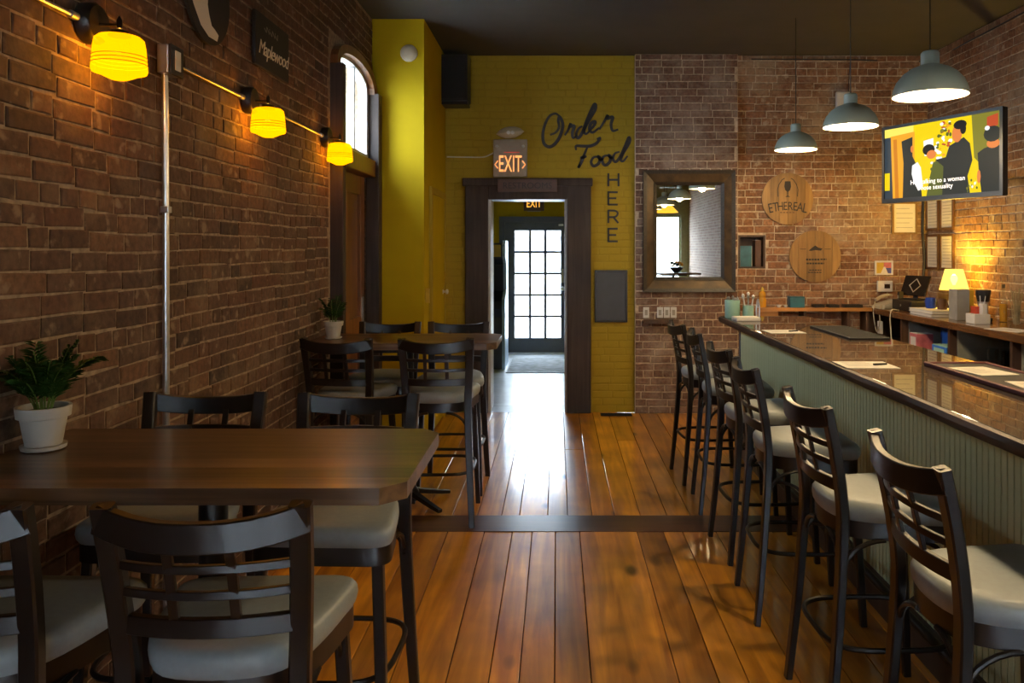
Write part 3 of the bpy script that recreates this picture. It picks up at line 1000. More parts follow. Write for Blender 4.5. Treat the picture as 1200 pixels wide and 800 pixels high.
# ------------------------------------------------------------------ high tables
def make_table(label, x0, x1, y0, y1, z):
    t = thing('high_table', label, 'table', ((x0 + x1) / 2, (y0 + y1) / 2, 0), group='high wooden tables along the brick wall')
    hx, hy, c = (x1 - x0) / 2, (y1 - y0) / 2, .055
    th = .040
    n = 7
    for i in range(n):                                 # butcher-block strips
        a, b = -hy + 2 * hy * i / n, -hy + 2 * hy * (i + 1) / n
        r0 = hx - max(0, c - (a + hy)) - max(0, c - (hy - a))
        r1 = hx - max(0, c - (b + hy)) - max(0, c - (hy - b))
        ol = [(-hx, a)]
        ys = sorted({a, b, *[q for q in (-hy + c, hy - c) if a < q < b]})
        ol = [(-hx, a)] + [(hx - max(0, c - (q + hy)) - max(0, c - (hy - q)), q) for q in ys] + [(-hx, b)]
        bm = prism([(p[0], p[1]) for p in ol], z - th, z)
        obj('top_strip', bm, M['table_wood'], t)
    obj('under_frame', box(-.30, .30, -.18, .18, z - th - .03, z - th), M['black_metal'], t)
    obj('pedestal', lathe([(.038, .03), (.038, z - th - .03)], 20, cap0=True, cap1=True), M['black_metal'], t, smooth=True)
    for ang in (45, 135, 225, 315):
        a = math.radians(ang)
        pts = [(math.cos(a) * r, math.sin(a) * r * .85, h) for r, h in ((.02, .085), (.12, .06), (.26, .028), (.33, .016))]
        obj('foot', sweep(pts, rect(.045, .03), scales=[1.2, 1, .8, .7]), M['black_metal'], t)
    obj('hub', lathe([(.075, .03), (.07, .08), (.045, .12)], 20, cap0=True, cap1=True), M['black_metal'], t, smooth=True)
    return t


TZ = 1.04
make_table('near high table of walnut strips with clipped corners', XL + .012, -.362, 1.86, 2.48, TZ)
make_table('far high table of walnut strips below the side door', XL + .012, -.365, 4.72, 5.28, TZ)


# ------------------------------------------------------------------ potted palms
def make_plant(label, loc, k, rot, seed, n=11):
    t = thing('potted_palm', label, 'plant', loc, rot, 'potted palms on the tables')
    obj('pot', lathe([(.040 * k, .012 * k), (.043 * k, .014 * k), (.055 * k, .085 * k), (.063 * k, .087 * k), (.066 * k, .115 * k), (.058 * k, .115 * k), (.055 * k, .10 * k)], 28, cap0=True), M['pot'], t, smooth=True)
    obj('saucer', lathe([(.045 * k, 0), (.053 * k, .004 * k), (.055 * k, .014 * k), (.045 * k, .012 * k)], 28, cap0=True, cap1=True), M['pot'], t, smooth=True)
    obj('soil', lathe([(.056 * k, .10 * k), (.001, .104 * k)], 20), M['soil'], t)
    rr = random.Random(seed)
    for i in range(n):
        a = 2 * PI * i / n + rr.uniform(-.25, .25)
        L = rr.uniform(.11, .185) * k
        lean = rr.uniform(.25, .75)
        b0 = Vector((math.cos(a) * .018 * k, math.sin(a) * .018 * k, .10 * k))
        pts = []
        for s in range(9):
            u = s / 8
            r = (.018 * k) + L * lean * u ** 1.4
            z = .10 * k + L * (u * (1.25 - .35 * lean) - .45 * lean * u ** 3)
            pts.append(Vector((math.cos(a) * r, math.sin(a) * r, z)))
        for p in pts:                                  # keep the fronds on the room side of the wall
            if loc[0] + p.x < XL + .02 and abs(rot) < .01: p.x = XL + .02 - loc[0]
        bm = tube(pts, .0016 * k, 5)
        fr = obj('frond', bm, M['leaf_light'], t)
        lf = bmesh.new()
        for s in range(2, 9):
            for sd in (-1, 1):
                for sub in (0, .5):
                    if s == 8 and sub: continue
                    q = pts[s] if not sub else (pts[s] + pts[s + 1]) / 2
                    d = (pts[min(s + 1, 8)] - pts[s - 1]).normalized()
                    side = d.cross(Vector((0, 0, 1))).normalized() * sd
                    ln = (.062 - .004 * s) * k * rr.uniform(.8, 1.2)
                    dr = (side * .85 + d * .75 + Vector((0, 0, rr.uniform(-.25, .15)))).normalized()
                    wv = dr.cross(Vector((0, 0, 1))).normalized() * .0056 * k
                    tip = q + dr * ln + Vector((0, 0, -.008 * k))
                    mid = q + dr * ln * .45 + Vector((0, 0, .002))
                    if loc[0] + tip.x < XL + .012: continue
                    v = [lf.verts.new(x) for x in (q, mid + wv, tip, mid - wv)]
                    lf.faces.new(v)
        if len(lf.faces):
            obj('leaflets', lf, M['leaf'], fr)
        else:
            lf.free()
    return t


make_plant('small palm in a white pot on the near table, at the left edge', (-1.440, 2.225, TZ), 1.06, 0, 4, 28)
make_plant('small palm in a white pot on the far table by the brick wall', (-1.405, 4.98, TZ), .95, 0, 9, 11)


# ------------------------------------------------------------------ wall lamps and conduits
def make_sconce(label, y, z):
    t = thing('wall_lamp', label, 'wall lamp', (XL, y, z), group='schoolhouse wall lamps on the conduit')
    rx = Matrix.Rotation(PI / 2, 4, 'Y')
    obj('back_plate', xform(lathe([(.066, .010), (.066, .045), (.058, .055), (.002, .056)], 28, cap0=True), rx), M['gunmetal'], t, smooth=True)
    obj('arm', tube([(.05, 0, -.004), (.09, 0, -.004), (.118, 0, -.004)], .006, 8), M['gunmetal'], t, smooth=True)
    obj('finial', lathe([(.004, -.02), (.009, -.015), (.009, .012), (.005, .02), (.001, .026)], 12, center=(.118, 0, 0)), M['gunmetal'], t, smooth=True)
    obj('shade_cap', lathe([(.010, -.018), (.030, -.026), (.034, -.040)], 20, center=(.118, 0, 0)), M['gunmetal'], t, smooth=True)
    sh = obj('lamp_shade', lathe([(.034, -.036), (.062, -.042), (.073, -.052), (.077, -.075), (.081, -.125), (.083, -.148), (.080, -.158), (.060, -.164), (.044, -.172), (.026, -.180), (.002, -.182)], 36, center=(.118, 0, 0)), M['shade'], t, smooth=True)
    l = bpy.data.lights.new('wall_lamp_bulb', 'POINT')
    l.energy = 5.5; l.color = (1.0, .48, .06); l.shadow_soft_size = .03
    lo = bpy.data.objects.new('wall_lamp_bulb', l); C.objects.link(lo); lo.parent = t; lo.location = (.118, 0, -.11)
    for zz, r in ((-.108, .0803), (-.120, .0812), (-.132, .0822)):
        obj('groove', tube([(.118 + r * math.cos(2 * PI * i / 36), r * math.sin(2 * PI * i / 36), zz) for i in range(36)], .0013, 6, closed=True), M['shade_line'], sh)
    return t


LZ = 2.327
sc = make_sconce('nearest amber glass wall lamp at the upper left', 2.56, LZ)
dup(sc, (XL, 3.877, LZ), 0, 'middle amber glass wall lamp below the black script sign')
dup(sc, (XL, 5.155, LZ), 0, 'farthest amber glass wall lamp beside the arched window')


def cyl_y(x, z, y0, y1, r, n=12):
    return tube([(x, y0, z), (x, y1, z)], r, n)


cz = LZ + .002
for y0, y1, lb in ((1.2, 2.49, 'bare metal conduit leading to the nearest wall lamp'), (3.13, 3.81, 'bare metal conduit between the outlet box and the middle wall lamp'),
                   (3.94, 5.09, 'bare metal conduit between the middle and the farthest wall lamp')):
    t = thing('conduit', lb, 'conduit', (XL + .022, (y0 + y1) / 2, cz), group='lamp conduits on the brick wall')
    obj('pipe', cyl_y(0, 0, y0 - (y0 + y1) / 2, (y1 - y0) / 2, .0075), M['steel'], t, smooth=True)
    obj('coupling', cyl_y(0, 0, (y1 - y0) / 2 - .035, (y1 - y0) / 2, .0125), M['steel'], t, smooth=True)
t = thing('outlet_box', 'grey steel outlet box with black cover on the brick wall', 'outlet', (XL + .012, 3.06, cz - .005))
obj('box_body', box(0, .045, -.055, .055, -.055, .055, bev=.006), M['steel'], t)
obj('cover', box(.045, .054, -.052, .052, -.058, .058, bev=.003), M['black'], t)
obj('switch_plate', box(.054, .058, -.022, .022, -.038, .038, bev=.002), M['white'], t)
t = thing('wall_pipe', 'vertical galvanised conduit running down the left brick wall', 'conduit', (XL + .024, 3.06, 0))
obj('pipe', tube([(0, 0, .02), (0, -.004, 1.0), (0, -.006, 1.7), (0, -.012, 2.15), (-.002, -.012, cz - .06)], .0125, 12), M['steel'], t, smooth=True)
obj('strap', box(-.014, .016, -.022, .010, 1.74, 1.765, bev=.002), M['steel'], t)

# ------------------------------------------------------------------ signs on the left wall
sx = XL + .014
t = thing('oval_sign', 'black round sign with a white silhouette at the top left', 'sign', (sx, 3.425, 2.70), group=None)
obj('board', xform(lathe([(.215, 0), (.215, .014), (.001, .015)], 40, cap0=True), Matrix.Rotation(PI / 2, 4, 'Y')), M['black_matt'], t)
sil = [(-.13, .17), (-.10, .10), (-.115, .05), (-.165, .00), (-.185, -.045), (-.15, -.09), (-.085, -.155), (-.01, -.185), (.075, -.185), (.09, -.155), (.055, -.14), (.02, -.13), (-.005, -.09), (-.02, -.05), (-.015, -.01), (-.055, .03), (-.05, .08), (-.03, .12), (.0, .165)]
bm = bmesh.new()
bm.faces.new([bm.verts.new((.0165, y, z)) for y, z in sil])
obj('white_silhouette', bm, M['paper'], t)
t = thing('script_sign', 'black rectangular sign with white script lettering', 'sign', (sx, 4.185, 2.66))
obj('board', box(0, .018, -.245, .245, -.135, .135, bev=.003), M['black_matt'], t)
bm = textmesh('Maplewood', .105, .0006, shear=.32, spacing=.86)
obj('lettering', xform(bm, Matrix.Translation((.0195, 0.01, -.035)) @ Matrix.Rotation(.02, 4, 'X') @ Matrix.Rotation(PI / 2, 4, 'Z') @ Matrix.Rotation(PI / 2, 4, 'X')), M['paper'], t)
bm = bmesh.new()
for k in range(5):
    ribbon([(-.13 + .04 * k, .07 + .012 * (k % 2)), (-.10 + .04 * k, .055), (-.095 + .04 * k, .085)], .006, bm, lambda u, v: (.0195, u, v))
obj('small_lettering', bm, M['exit_grey'], t)

# ------------------------------------------------------------------ things on the column and the yellow wall
t = thing('smoke_alarm', 'round beige alarm high on the yellow column', 'smoke alarm', (-1.222, KY0, 3.215))
obj('base', xform(lathe([(.070, 0), (.070, .018), (.06, .026)], 28, cap0=True), Matrix.Rotation(PI / 2, 4, 'X')), M['beige'], t, smooth=True)
obj('dome', xform(lathe([(.058, .026), (.050, .036), (.03, .042), (.001, .043)], 28), Matrix.Rotation(PI / 2, 4, 'X')), M['beige'], t, smooth=True)

t = thing('loudspeaker', 'black loudspeaker hung high in the corner of the yellow wall', 'speaker', (-.975, 7.66, 2.98))
ol = [(-.145, -.12), (.125, -.15), (.135, .04), (.05, .10), (-.10, .10), (-.15, .03)]
obj('cabinet', prism(ol, .03, .47), M['black'], t)
obj('grille', xform(box(-.125, .115, -.008, 0, .05, .45, bev=.004), Matrix.Translation((0, -.137, 0)) @ Matrix.Rotation(-.11, 4, 'Z')), M['black_matt'], t)
br_ = bmesh.new(); box(-.14, .12, -.11, .12, 0, .03, br_); box(-.06, .06, .06, .13, .03, .40, br_)
obj('bracket', br_, M['black_metal'], t)

t = thing('exit_sign', 'lit exit sign with emergency lamps above the doorway casing', 'exit sign', (-.458, YB - .012, 2.305))
obj('housing', box(-.165, .165, -.065, 0, 0, .365, bev=.008), M['exit_grey'], t)
obj('lettering', xform(textmesh('EXIT', .185, .001, spacing=1.0), Matrix.Translation((0, -.067, .118)) @ Matrix.Rotation(PI / 2, 4, 'X') @ Matrix.Diagonal((.60, 1.25, 1, 1))), M['exit_glow'], t)
bm = bmesh.new()
for s in (-1, 1):
    ribbon([(s * .118, .155), (s * .148, .118), (s * .118, .081)], .010, bm, lambda u, v: (u, -.0675, v))
obj('chevron', bm, M['exit_glow'], t)
for s in (-1, 1):
    obj('test_lamp', xform(lathe([(.016, 0), (.016, .004), (.010, .008), (.001, .009)], 14), Matrix.Translation((s * .128, -.065, .295)) @ Matrix.Rotation(PI / 2, 4, 'X')), M['steel'], t, smooth=True)
obj('indicator', box(-.06, .09, -.0675, -.065, .234, .240), M['exit_red'], t)
hd = bmesh.new()
lathe([(.001, -.055), (.05, -.05), (.10, -.03), (.138, 0), (.10, .035), (.05, .055), (.001, .06)], 28, hd)
xform(hd, Matrix.Translation((.0, -.045, .430)) @ Matrix.Rotation(-.10, 4, 'Y') @ Matrix.Diagonal((1, .32, 1, 1)))
lh = obj('lamp_head', hd, M['beige'], t, smooth=True)
for s in (-1, 1):
    obj('lens', xform(lathe([(.018, 0), (.018, .004), (.001, .006)], 14), Matrix.Translation((.005 + s * .02, -.088, .426)) @ Matrix.Rotation(PI / 2, 4, 'X')), M['steel'], lh)
tag(obj('sign_cable', tube(catmull([(-1.08, YB - .018, 2.505), (-.90, YB - .018, 2.502), (-.73, YB - .018, 2.502), (-.66, YB - .018, 2.525), (-.622, YB - .02, 2.545)], 5), .006, 8), M['white'], smooth=True),
    'thin white cable running along the yellow wall to the exit sign', 'cable')

t = thing('restroom_sign', 'small brown wooden sign on the head of the doorway casing', 'sign', (-.290, cf - .020, 2.215))
obj('board', box(-.29, .29, -.018, 0, -.06, .065, bev=.005), wood('brown_plaque', (.060, .030, .022), (.09, .046, .033), 'X', rough=.5), t)
obj('lettering', xform(textmesh('RESTROOMS', .085, .001, spacing=1.0), Matrix.Translation((0, -.0195, .0)) @ Matrix.Rotation(PI / 2, 4, 'X')), M['gunmetal'], t)

# painted words, traced as brush strokes in wall units
LETY = YB - .0105


def zpt(x, y):                                         # painter's grid on the wall -> metres
    px, py = 620 + x / 4.21, 110 + y / 4.21
    return ((px - CX) * YB / FPX, EYE - (py - CY) * YB / FPX)


def word(name, label, strokes, w):
    bm = bmesh.new()
    for st_ in strokes:
        pts = [zpt(*p) for p in st_]
        sm = [(p.x, p.y) for p in catmull([(a, b, 0) for a, b in pts], 7)]
        ribbon(sm, lambda u: w * (.72 + .5 * math.sin(PI * min(1, max(0, u)))), bm, lambda u, v: (u, LETY, v))
    return tag(obj(name, bm, M['paint_ink']), label, 'lettering', 'painted words on the yellow wall')


word('painted_word', 'black painted script word Order on the yellow wall', [
    [(152, 112), (130, 98), (102, 110), (80, 148), (68, 200), (74, 245), (102, 262), (134, 240), (158, 195), (166, 150), (152, 115), (144, 132), (148, 165), (132, 190), (104, 203)],
    [(176, 205), (194, 175), (206, 146), (204, 160), (222, 160), (214, 190), (216, 216), (234, 210)],
    [(262, 160), (244, 172), (232, 200), (242, 218), (262, 192), (290, 120), (322, 52), (326, 78), (296, 130), (272, 180), (280, 198), (296, 186)],
    [(294, 184), (318, 160), (326, 138), (306, 146), (298, 176), (314, 190), (346, 168)],
    [(346, 176), (372, 134), (388, 106), (386, 122), (412, 116), (404, 150), (412, 182), (440, 176)]], .026)
word('painted_word', 'black painted script word Food on the yellow wall', [
    [(232, 278), (232, 258), (262, 258), (300, 258), (332, 244), (350, 218), (334, 224)],
    [(288, 262), (272, 300), (256, 340), (242, 364), (252, 344)],
    [(252, 316), (284, 308)],
    [(340, 310), (318, 314), (306, 336), (318, 356), (342, 344), (350, 318), (338, 308), (352, 326), (364, 318)],
    [(392, 304), (370, 308), (360, 330), (374, 352), (396, 338), (402, 312), (390, 302), (404, 318), (416, 310)],
    [(446, 286), (424, 294), (414, 318), (426, 336), (448, 312), (472, 262), (492, 216), (494, 240), (466, 290), (452, 324), (464, 332), (486, 306)]], .025)


def block(name, label, strokes):
    bm = bmesh.new()
    for st_ in strokes:
        pts = [zpt(*p) for p in st_]
        if len(pts) > 2: pts = [(p.x, p.y) for p in catmull([(a, b, 0) for a, b in pts], 5)]
        ribbon(pts, .019, bm, lambda u, v: (u, LETY, v))
    return tag(obj(name, bm, M['paint_ink']), label, 'lettering', 'painted words on the yellow wall')


block('painted_word', 'black painted block capitals HERE set vertically on the yellow wall', [
    [(391, 392), (391, 456)], [(441, 392), (441, 456)], [(391, 424), (441, 424)],
    [(391, 482), (391, 549)], [(388, 485), (437, 485)], [(388, 515), (430, 515)], [(388, 546), (437, 546)],
    [(391, 572), (391, 637)], [(388, 575), (425, 577), (437, 590), (425, 606), (391, 608)], [(415, 607), (440, 637)],
    [(391, 662), (391, 730)], [(388, 665), (437, 665)], [(388, 696), (430, 696)], [(388, 727), (437, 727)]])

t = thing('menu_board', 'blank dark slate board in a black frame on the yellow wall', 'board', (.527, YB - .011, 1.142))
obj('slate', box(-.14, .14, -.014, -.004, -.235, .235), M['slate_board'], t)
fr = bmesh.new()
for q in ((-.16, -.14, -.255, .255), (.14, .16, -.255, .255), (-.14, .14, .235, .255), (-.14, .14, -.255, -.235)):
    box(q[0], q[1], -.024, 0, q[2], q[3], fr, bev=.003)
obj('frame', fr, M['black'], t)
t = thing('floor_register', 'dark floor vent at the foot of the yellow wall', 'vent', (.57, 7.66, .003))
obj('plate', box(-.15, .15, -.055, .055, 0, .006), M['black_matt'], t)
for k in range(6):
    obj('slat', box(-.14, .14, -.046 + .016 * k, -.040 + .016 * k, .006, .010), M['black_matt'], t)

# ------------------------------------------------------------------ mirror, outlets, niche
t = thing('wall_mirror', 'large mirror in a carved dark and gold frame on the pilaster', 'mirror', (1.279, PYF - .012, 1.776))
ow, oh, iw, ih = .445, .590, .310, .445
for nm, o_, i_, y0, y1, mt in (('outer_moulding', (ow, oh), (ow - .035, oh - .035), -.055, 0, 'frame_dark'), ('frame', (ow - .035, oh - .035), (iw + .03, ih + .03), -.042, 0, 'frame_gold'), ('inner_moulding', (iw + .03, ih + .03), (iw, ih), -.030, 0, 'frame_dark')):
    bm = bmesh.new()
    yi = {'outer_moulding': -.042, 'frame': -.018, 'inner_moulding': -.012}[nm]
    sg = ((-1, -1), (1, -1), (1, 1), (-1, 1))
    O = [bm.verts.new((a * o_[0], y0, b * o_[1])) for a, b in sg]; I = [bm.verts.new((a * i_[0], yi, b * i_[1])) for a, b in sg]
    OB = [bm.verts.new((a * o_[0], 0, b * o_[1])) for a, b in sg]; IB = [bm.verts.new((a * i_[0], 0, b * i_[1])) for a, b in sg]
    for k in range(4):
        k2 = (k + 1) % 4
        bm.faces.new((O[k], O[k2], I[k2], I[k])); bm.faces.new((O[k], OB[k], OB[k2], O[k2])); bm.faces.new((I[k], I[k2], IB[k2], IB[k]))
    obj(nm, bm, M[mt], t)
obj('mirror_glass', box(-iw, iw, -.008, -.002, -ih, ih), M['mirror'], t)
bv = bmesh.new()
for q in ((-iw, -iw + .022, -ih, ih), (iw - .022, iw, -ih, ih), (-iw + .022, iw - .022, -ih, -ih + .022), (-iw + .022, iw - .022, ih - .022, ih)):
    box(q[0], q[1], -.0105, -.0085, q[2], q[3], bv)
obj('bevelled_edge', bv, M['mirror'], t)

labs = ['leftmost white switch plate below the mirror', 'second white switch plate from the left below the mirror', 'third white switch plate from the left below the mirror', 'rightmost white switch plate below the mirror']
for x, lb in zip((.865, 1.000, 1.066, 1.132), labs):
    t = thing('switch_plate', lb, 'switch', (x, PYF - .011, .985), group='switch plates below the mirror')
    obj('plate', box(-.029, .029, -.006, 0, -.052, .052, bev=.002), M['white'], t)
    obj('rocker', box(-.014, .014, -.010, -.006, -.026, .026, bev=.001), M['exit_grey'], t)
t = thing('wall_ledge', 'small dark ledge under the white switch plates', 'shelf', (1.0, PYF - .011, .885))
obj('board', box(-.17, .17, -.09, 0, 0, .022, bev=.003), M['cabinet_dark'], t)
obj('lip', box(-.17, .17, -.095, -.085, 0, .04), M['cabinet_dark'], t)

t = thing('wall_niche', 'dark wooden niche box set in the brick wall beside the mirror', 'niche', (1.91, YB, 1.41))
nb = bmesh.new()
box(-.134, -.115, .0, .218, .001, .329, nb); box(.115, .134, .0, .218, .001, .329, nb); box(-.115, .115, .0, .218, .311, .329, nb); box(-.115, .115, .0, .218, .001, .018, nb); box(-.115, .115, .20, .218, .018, .311, nb)
obj('lining', nb, M['cabinet_dark'], t)


def book(label, x, y, z, w, d, h, mat, rotz=0.0, cat='book', group=None):
    t = thing('book', label, cat, (x, y, z), rotz, group)
    cv = bmesh.new()
    box(-w / 2, -w / 2 + .003, 0, d, 0, h, cv); box(w / 2 - .003, w / 2, 0, d, 0, h, cv); box(-w / 2 + .003, w / 2 - .003, 0, .003, 0, h, cv)
    obj('cover', cv, mat, t)
    obj('pages', box(-w / 2 + .003, w / 2 - .003, .003, d - .004, .004, h - .004), M['paper'], t)
    return t


t = thing('book', 'teal covered book standing in the wall niche', 'book', (1.868, 7.83, 1.429))
obj('cover', box(-.062, .050, 0, .006, 0, .205), M['teal'], t); obj('back_cover', box(-.062, .058, .030, .034, 0, .205), M['teal'], t)
obj('pages', box(-.060, .056, .007, .029, .003, .202), M['paper'], t)
t = thing('book', 'dark brown book leaning at the right side of the wall niche', 'book', (1.985, 7.84, 1.429))
obj('cover', box(-.03, .03, 0, .12, 0, .26, bev=.003), M['mahogany'], t); obj('pages', box(-.026, .026, .004, .124, .004, .262), M['paper'], t)


# ------------------------------------------------------------------ barrel heads
def barrel_head(label, x, z, r, y=YB - .014):
    t = thing('barrel_head', label, 'sign', (x, y, z), group='barrel heads on the brick wall')
    n = 6
    for i in range(n):
        a, b = -r + 2 * r * i / n + .0012, -r + 2 * r * (i + 1) / n - .0012
        xs = [a + (b - a) * k / 6 for k in range(7)]
        up = [(q, math.sqrt(max(0, r * r - q * q))) for q in xs]
        ol = up + [(q, -h) for q, h in up[::-1]]
        ol = [p for k, p in enumerate(ol) if k == 0 or (abs(p[0] - ol[k - 1][0]) + abs(p[1] - ol[k - 1][1])) > 1e-4]
        bm = prism(ol, 0, .022)
        obj('stave', xform(bm, Matrix.Rotation(PI / 2, 4, 'X')), M['oak'], t)
    return t


LT = -.0235
t = barrel_head('round oak barrel head with a glass emblem and dark lettering', 2.252, 2.094, .252)
# arched lettering
bmL = bmesh.new()
txt = 'ETHEREAL'
for i, ch in enumerate(txt):
    u = (i - 3.5) / 3.5
    b_ = textmesh(ch, .098 * (1.0 + .18 * abs(u)), .0006)
    xform(b_, Matrix.Translation((u * .168, LT, -.075 - .022 * u * u)) @ Matrix.Rotation(PI / 2, 4, 'X') @ Matrix.Rotation(-u * .18, 4, 'Z') @ Matrix.Diagonal((.85, 1.15, 1, 1)))
    me = bpy.data.meshes.new('t'); b_.to_mesh(me); b_.free(); bmL.from_mesh(me); bpy.data.meshes.remove(me)
obj('lettering', bmL, M['ink'], t)
em = bmesh.new()
to = lambda u, v: (u, LT, v)
cupo = [(-.022, .170), (.032, .170), (.037, .12), (.028, .085), (.010, .068), (.008, .030), (.030, .018), (-.020, .018), (.0, .030), (-.001, .068), (-.020, .085), (-.029, .12)]
em.faces.new([em.verts.new((u + -.005, LT, v)) for u, v in cupo])
for s in (-1, 1):
    ribbon([(s * .095, .02), (s * .100, .09), (s * .085, .14), (s * .055, .185), (s * .03, .20)], .007, em, to)
obj('emblem', em, M['ink'], t)
sm_ = bmesh.new()
for k in range(5):
    ribbon([(-.075 + .03 * k, -.135), (-.055 + .03 * k, -.135)], .009, sm_, to)
obj('small_lettering', sm_, M['mahogany'], t)
t = barrel_head('round oak barrel head with small dark print, below the lettered one', 2.521, 1.532, .252)
mk = bmesh.new()
mk.faces.new([mk.verts.new((u, LT, v)) for u, v in ((-.065, .055), (-.03, .085), (0, .105), (.03, .085), (.07, .075), (.055, .055), (.0, .06), (-.04, .052))])
for s in (-1, 1):
    ribbon([(s * .09, .07), (s * .15, .07)], .005, mk, to)
for a, b, z, h in ((-.09, .04, -.032, .018), (.05, .11, -.030, .014), (-.085, .085, -.070, .016), (-.06, .06, -.135, .010), (-.07, .06, -.158, .010)):
    k = a
    while k < b:
        ribbon([(k, z), (min(b, k + .022), z)], h, mk, to); k += .027
obj('print', mk, M['ink'], t)


# ------------------------------------------------------------------ pendants over the bar
def make_pendant(label, x, y, zr, R):
    t = thing('pendant_lamp', label, 'pendant lamp', (x, y, zr), group='sage enamel pendants over the bar')
    k = R / .17
    prof = [(.170, 0), (.171, .004), (.166, .035), (.150, .072), (.120, .108), (.085, .132), (.048, .146), (.042, .150), (.042, .205), (.034, .214), (.004, .216)]
    obj('dome', lathe([(r * k, z * k) for r, z in prof], 40), M['enamel_out'], t, smooth=True)
    inn = [(.168, .0005), (.162, .035), (.146, .070), (.116, .105), (.082, .128), (.045, .141), (.002, .143)]
    obj('reflector', lathe([(r * k, z * k) for r, z in inn], 40), M['enamel_in'], t, smooth=True)
    obj('bulb', lathe([(.001, .020), (.022, .026), (.034, .046), (.032, .068), (.020, .088), (.014, .105), (.014, .138)], 18), M['bulb'], t, smooth=True)
    obj('cord', tube([(0, 0, .21), (0, 0, ZC - zr - .02)], .0035, 6), M['black'], t)
    obj('canopy', lathe([(.05, ZC - zr - .022), (.05, ZC - zr - .001)], 18, cap0=True), M['black'], t)
    l = bpy.data.lights.new('pendant_bulb', 'POINT')
    l.energy = PEND; l.color = (1.0, .71, .37); l.shadow_soft_size = .045
    lo = bpy.data.objects.new('pendant_bulb', l)
    C.objects.link(lo); lo.parent = t; lo.location = (0, 0, .012)
    return t


PEND = 28.0
p = make_pendant('nearest and largest-looking sage pendant beside the television', 1.79, 3.81, 2.335, .17)
dup(p, (1.885, 5.10, 2.385), 0, 'middle sage pendant over the bar')
dup(p, (1.96, 6.52, 2.415), 0, 'farthest sage pendant, above the lettered barrel head')
dup(p, (1.75, 2.45, 2.32), 0, 'added sage pendant lighting the near bar end, outside the picture')  # unseen extra pendant, added to light the near stools, floor and bar
dup(p, (1.72, 1.10, 2.32), 0, 'added sage pendant lighting the bar beside the camera, outside the picture')  # second unseen pendant, added as foreground light

# amber leaded lamp in the front room, seen in the mirror
t = thing('amber_pendant', 'amber leaded-glass pendant seen in the mirror', 'pendant lamp', (2.55, -3.0, 2.45))
obj('shade', lathe([(.26, 0), (.25, .02), (.12, .16), (.03, .2)], 8), M['amber_glass'], t)
obj('cord', tube([(0, 0, .2), (0, 0, ZC - 2.46)], .004, 6), M['black'], t)


t = make_table('high table in the front room, seen in the mirror', 2.15, 3.40, -3.9, -3.25, TZ)
t = thing('flower_bowl', 'bowl of orange flowers on the front-room table seen in the mirror', 'flowers', (2.85, -3.55, TZ + .0005))
obj('bowl', lathe([(.06, 0), (.13, .07), (.17, .13), (.16, .13), (.05, .02)], 24, cap0=True), M['black'], t, smooth=True)
rf = random.Random(3)
for k in range(16):
    a, r = rf.uniform(0, 2 * PI), rf.uniform(.02, .15)
    obj('flower', lathe([(.002, -.03), (.03, -.012), (.045, .012), (.02, .022), (.002, .015)], 8, center=(r * math.cos(a), r * math.sin(a), .19 + rf.uniform(-.03, .07))), M['honey' if k % 3 else 'leaf'], t)


# ------------------------------------------------------------------ bar
BZ = 1.07
bar = thing('bar_counter', 'long bar with glossy dark wood top and sage board front', 'bar', (1.28, 3.5, 0))
BX0, BX1, BY0, BY1 = 0.0, .70, -2.9, 2.80             # relative to the root
bm = box(.012, BX1, BY0, BY1, BZ - .05, BZ, bev=.006)
obj('bar_top', bm, M['bar_wood'], bar)
# wavy live edge
ed = bmesh.new()
re = random.Random(2)
n = 60
prev = None
for i in range(n + 1):
    y = BY0 + (BY1 - BY0) * i / n
    j = re.uniform(-.006, .006)
    ring = [ed.verts.new(q) for q in ((.016, y, BZ - .001), (.0 + j * .5, y, BZ - .006), (-.006 + j, y, BZ - .022), (.004 + j, y, BZ - .045), (.03 + j, y, BZ - .058), (.05, y, BZ - .051))]
    if prev:
        for k in range(5): ed.faces.new((prev[k], prev[k + 1], ring[k + 1], ring[k]))
    prev = ring
obj('bark_edge', ed, M['bar_edge'], bar, smooth=True)
bd = bmesh.new()
box(.168, .62, BY0, BY1 - .08, 0, BZ - .05, bd)
obj('bar_body', bd, M['mint_gap'], bar)
pitch = .0372
yb = BY0
me0 = None
while yb < BY1 - .10:
    if me0 is None:
        o = obj('front_board', box(-.006, .006, .0030, pitch - .0030, .15, BZ - .05, bev=.002), M['mint'], bar); me0 = o.data
    else:
        o = link_mesh('front_board', me0, bar, (0, 0, 0))
    o.location = (.163, yb, 0)
    yb += pitch
obj('base_board', box(.130, .168, BY0, BY1 - .08, 0, .15, bev=.005), M['cabinet_dark'], bar)
obj('end_post', box(.150, .21, BY1 - .085, BY1 - .05, 0, BZ - .05), M['door_blue'], bar)
obj('end_panel', box(.18, .62, BY1 - .08, BY1 - .055, 0, BZ - .05), M['cabinet_dark'], bar)
rail_ = thing('foot_rail', 'dark metal foot rail along the base of the bar', 'foot rail', (1.39, 3.5, 0))
obj('rail', tube([(0, -2.8, .15), (0, 2.6, .15)], .019, 12), M['gunmetal'], rail_, smooth=True)
for y in (-2.2, -.8, .6, 2.0):
    obj('bracket', tube([(0, y, .15), (.01, y, .05), (.02, y, 0)], .011, 8), M['gunmetal'], rail_, smooth=True)


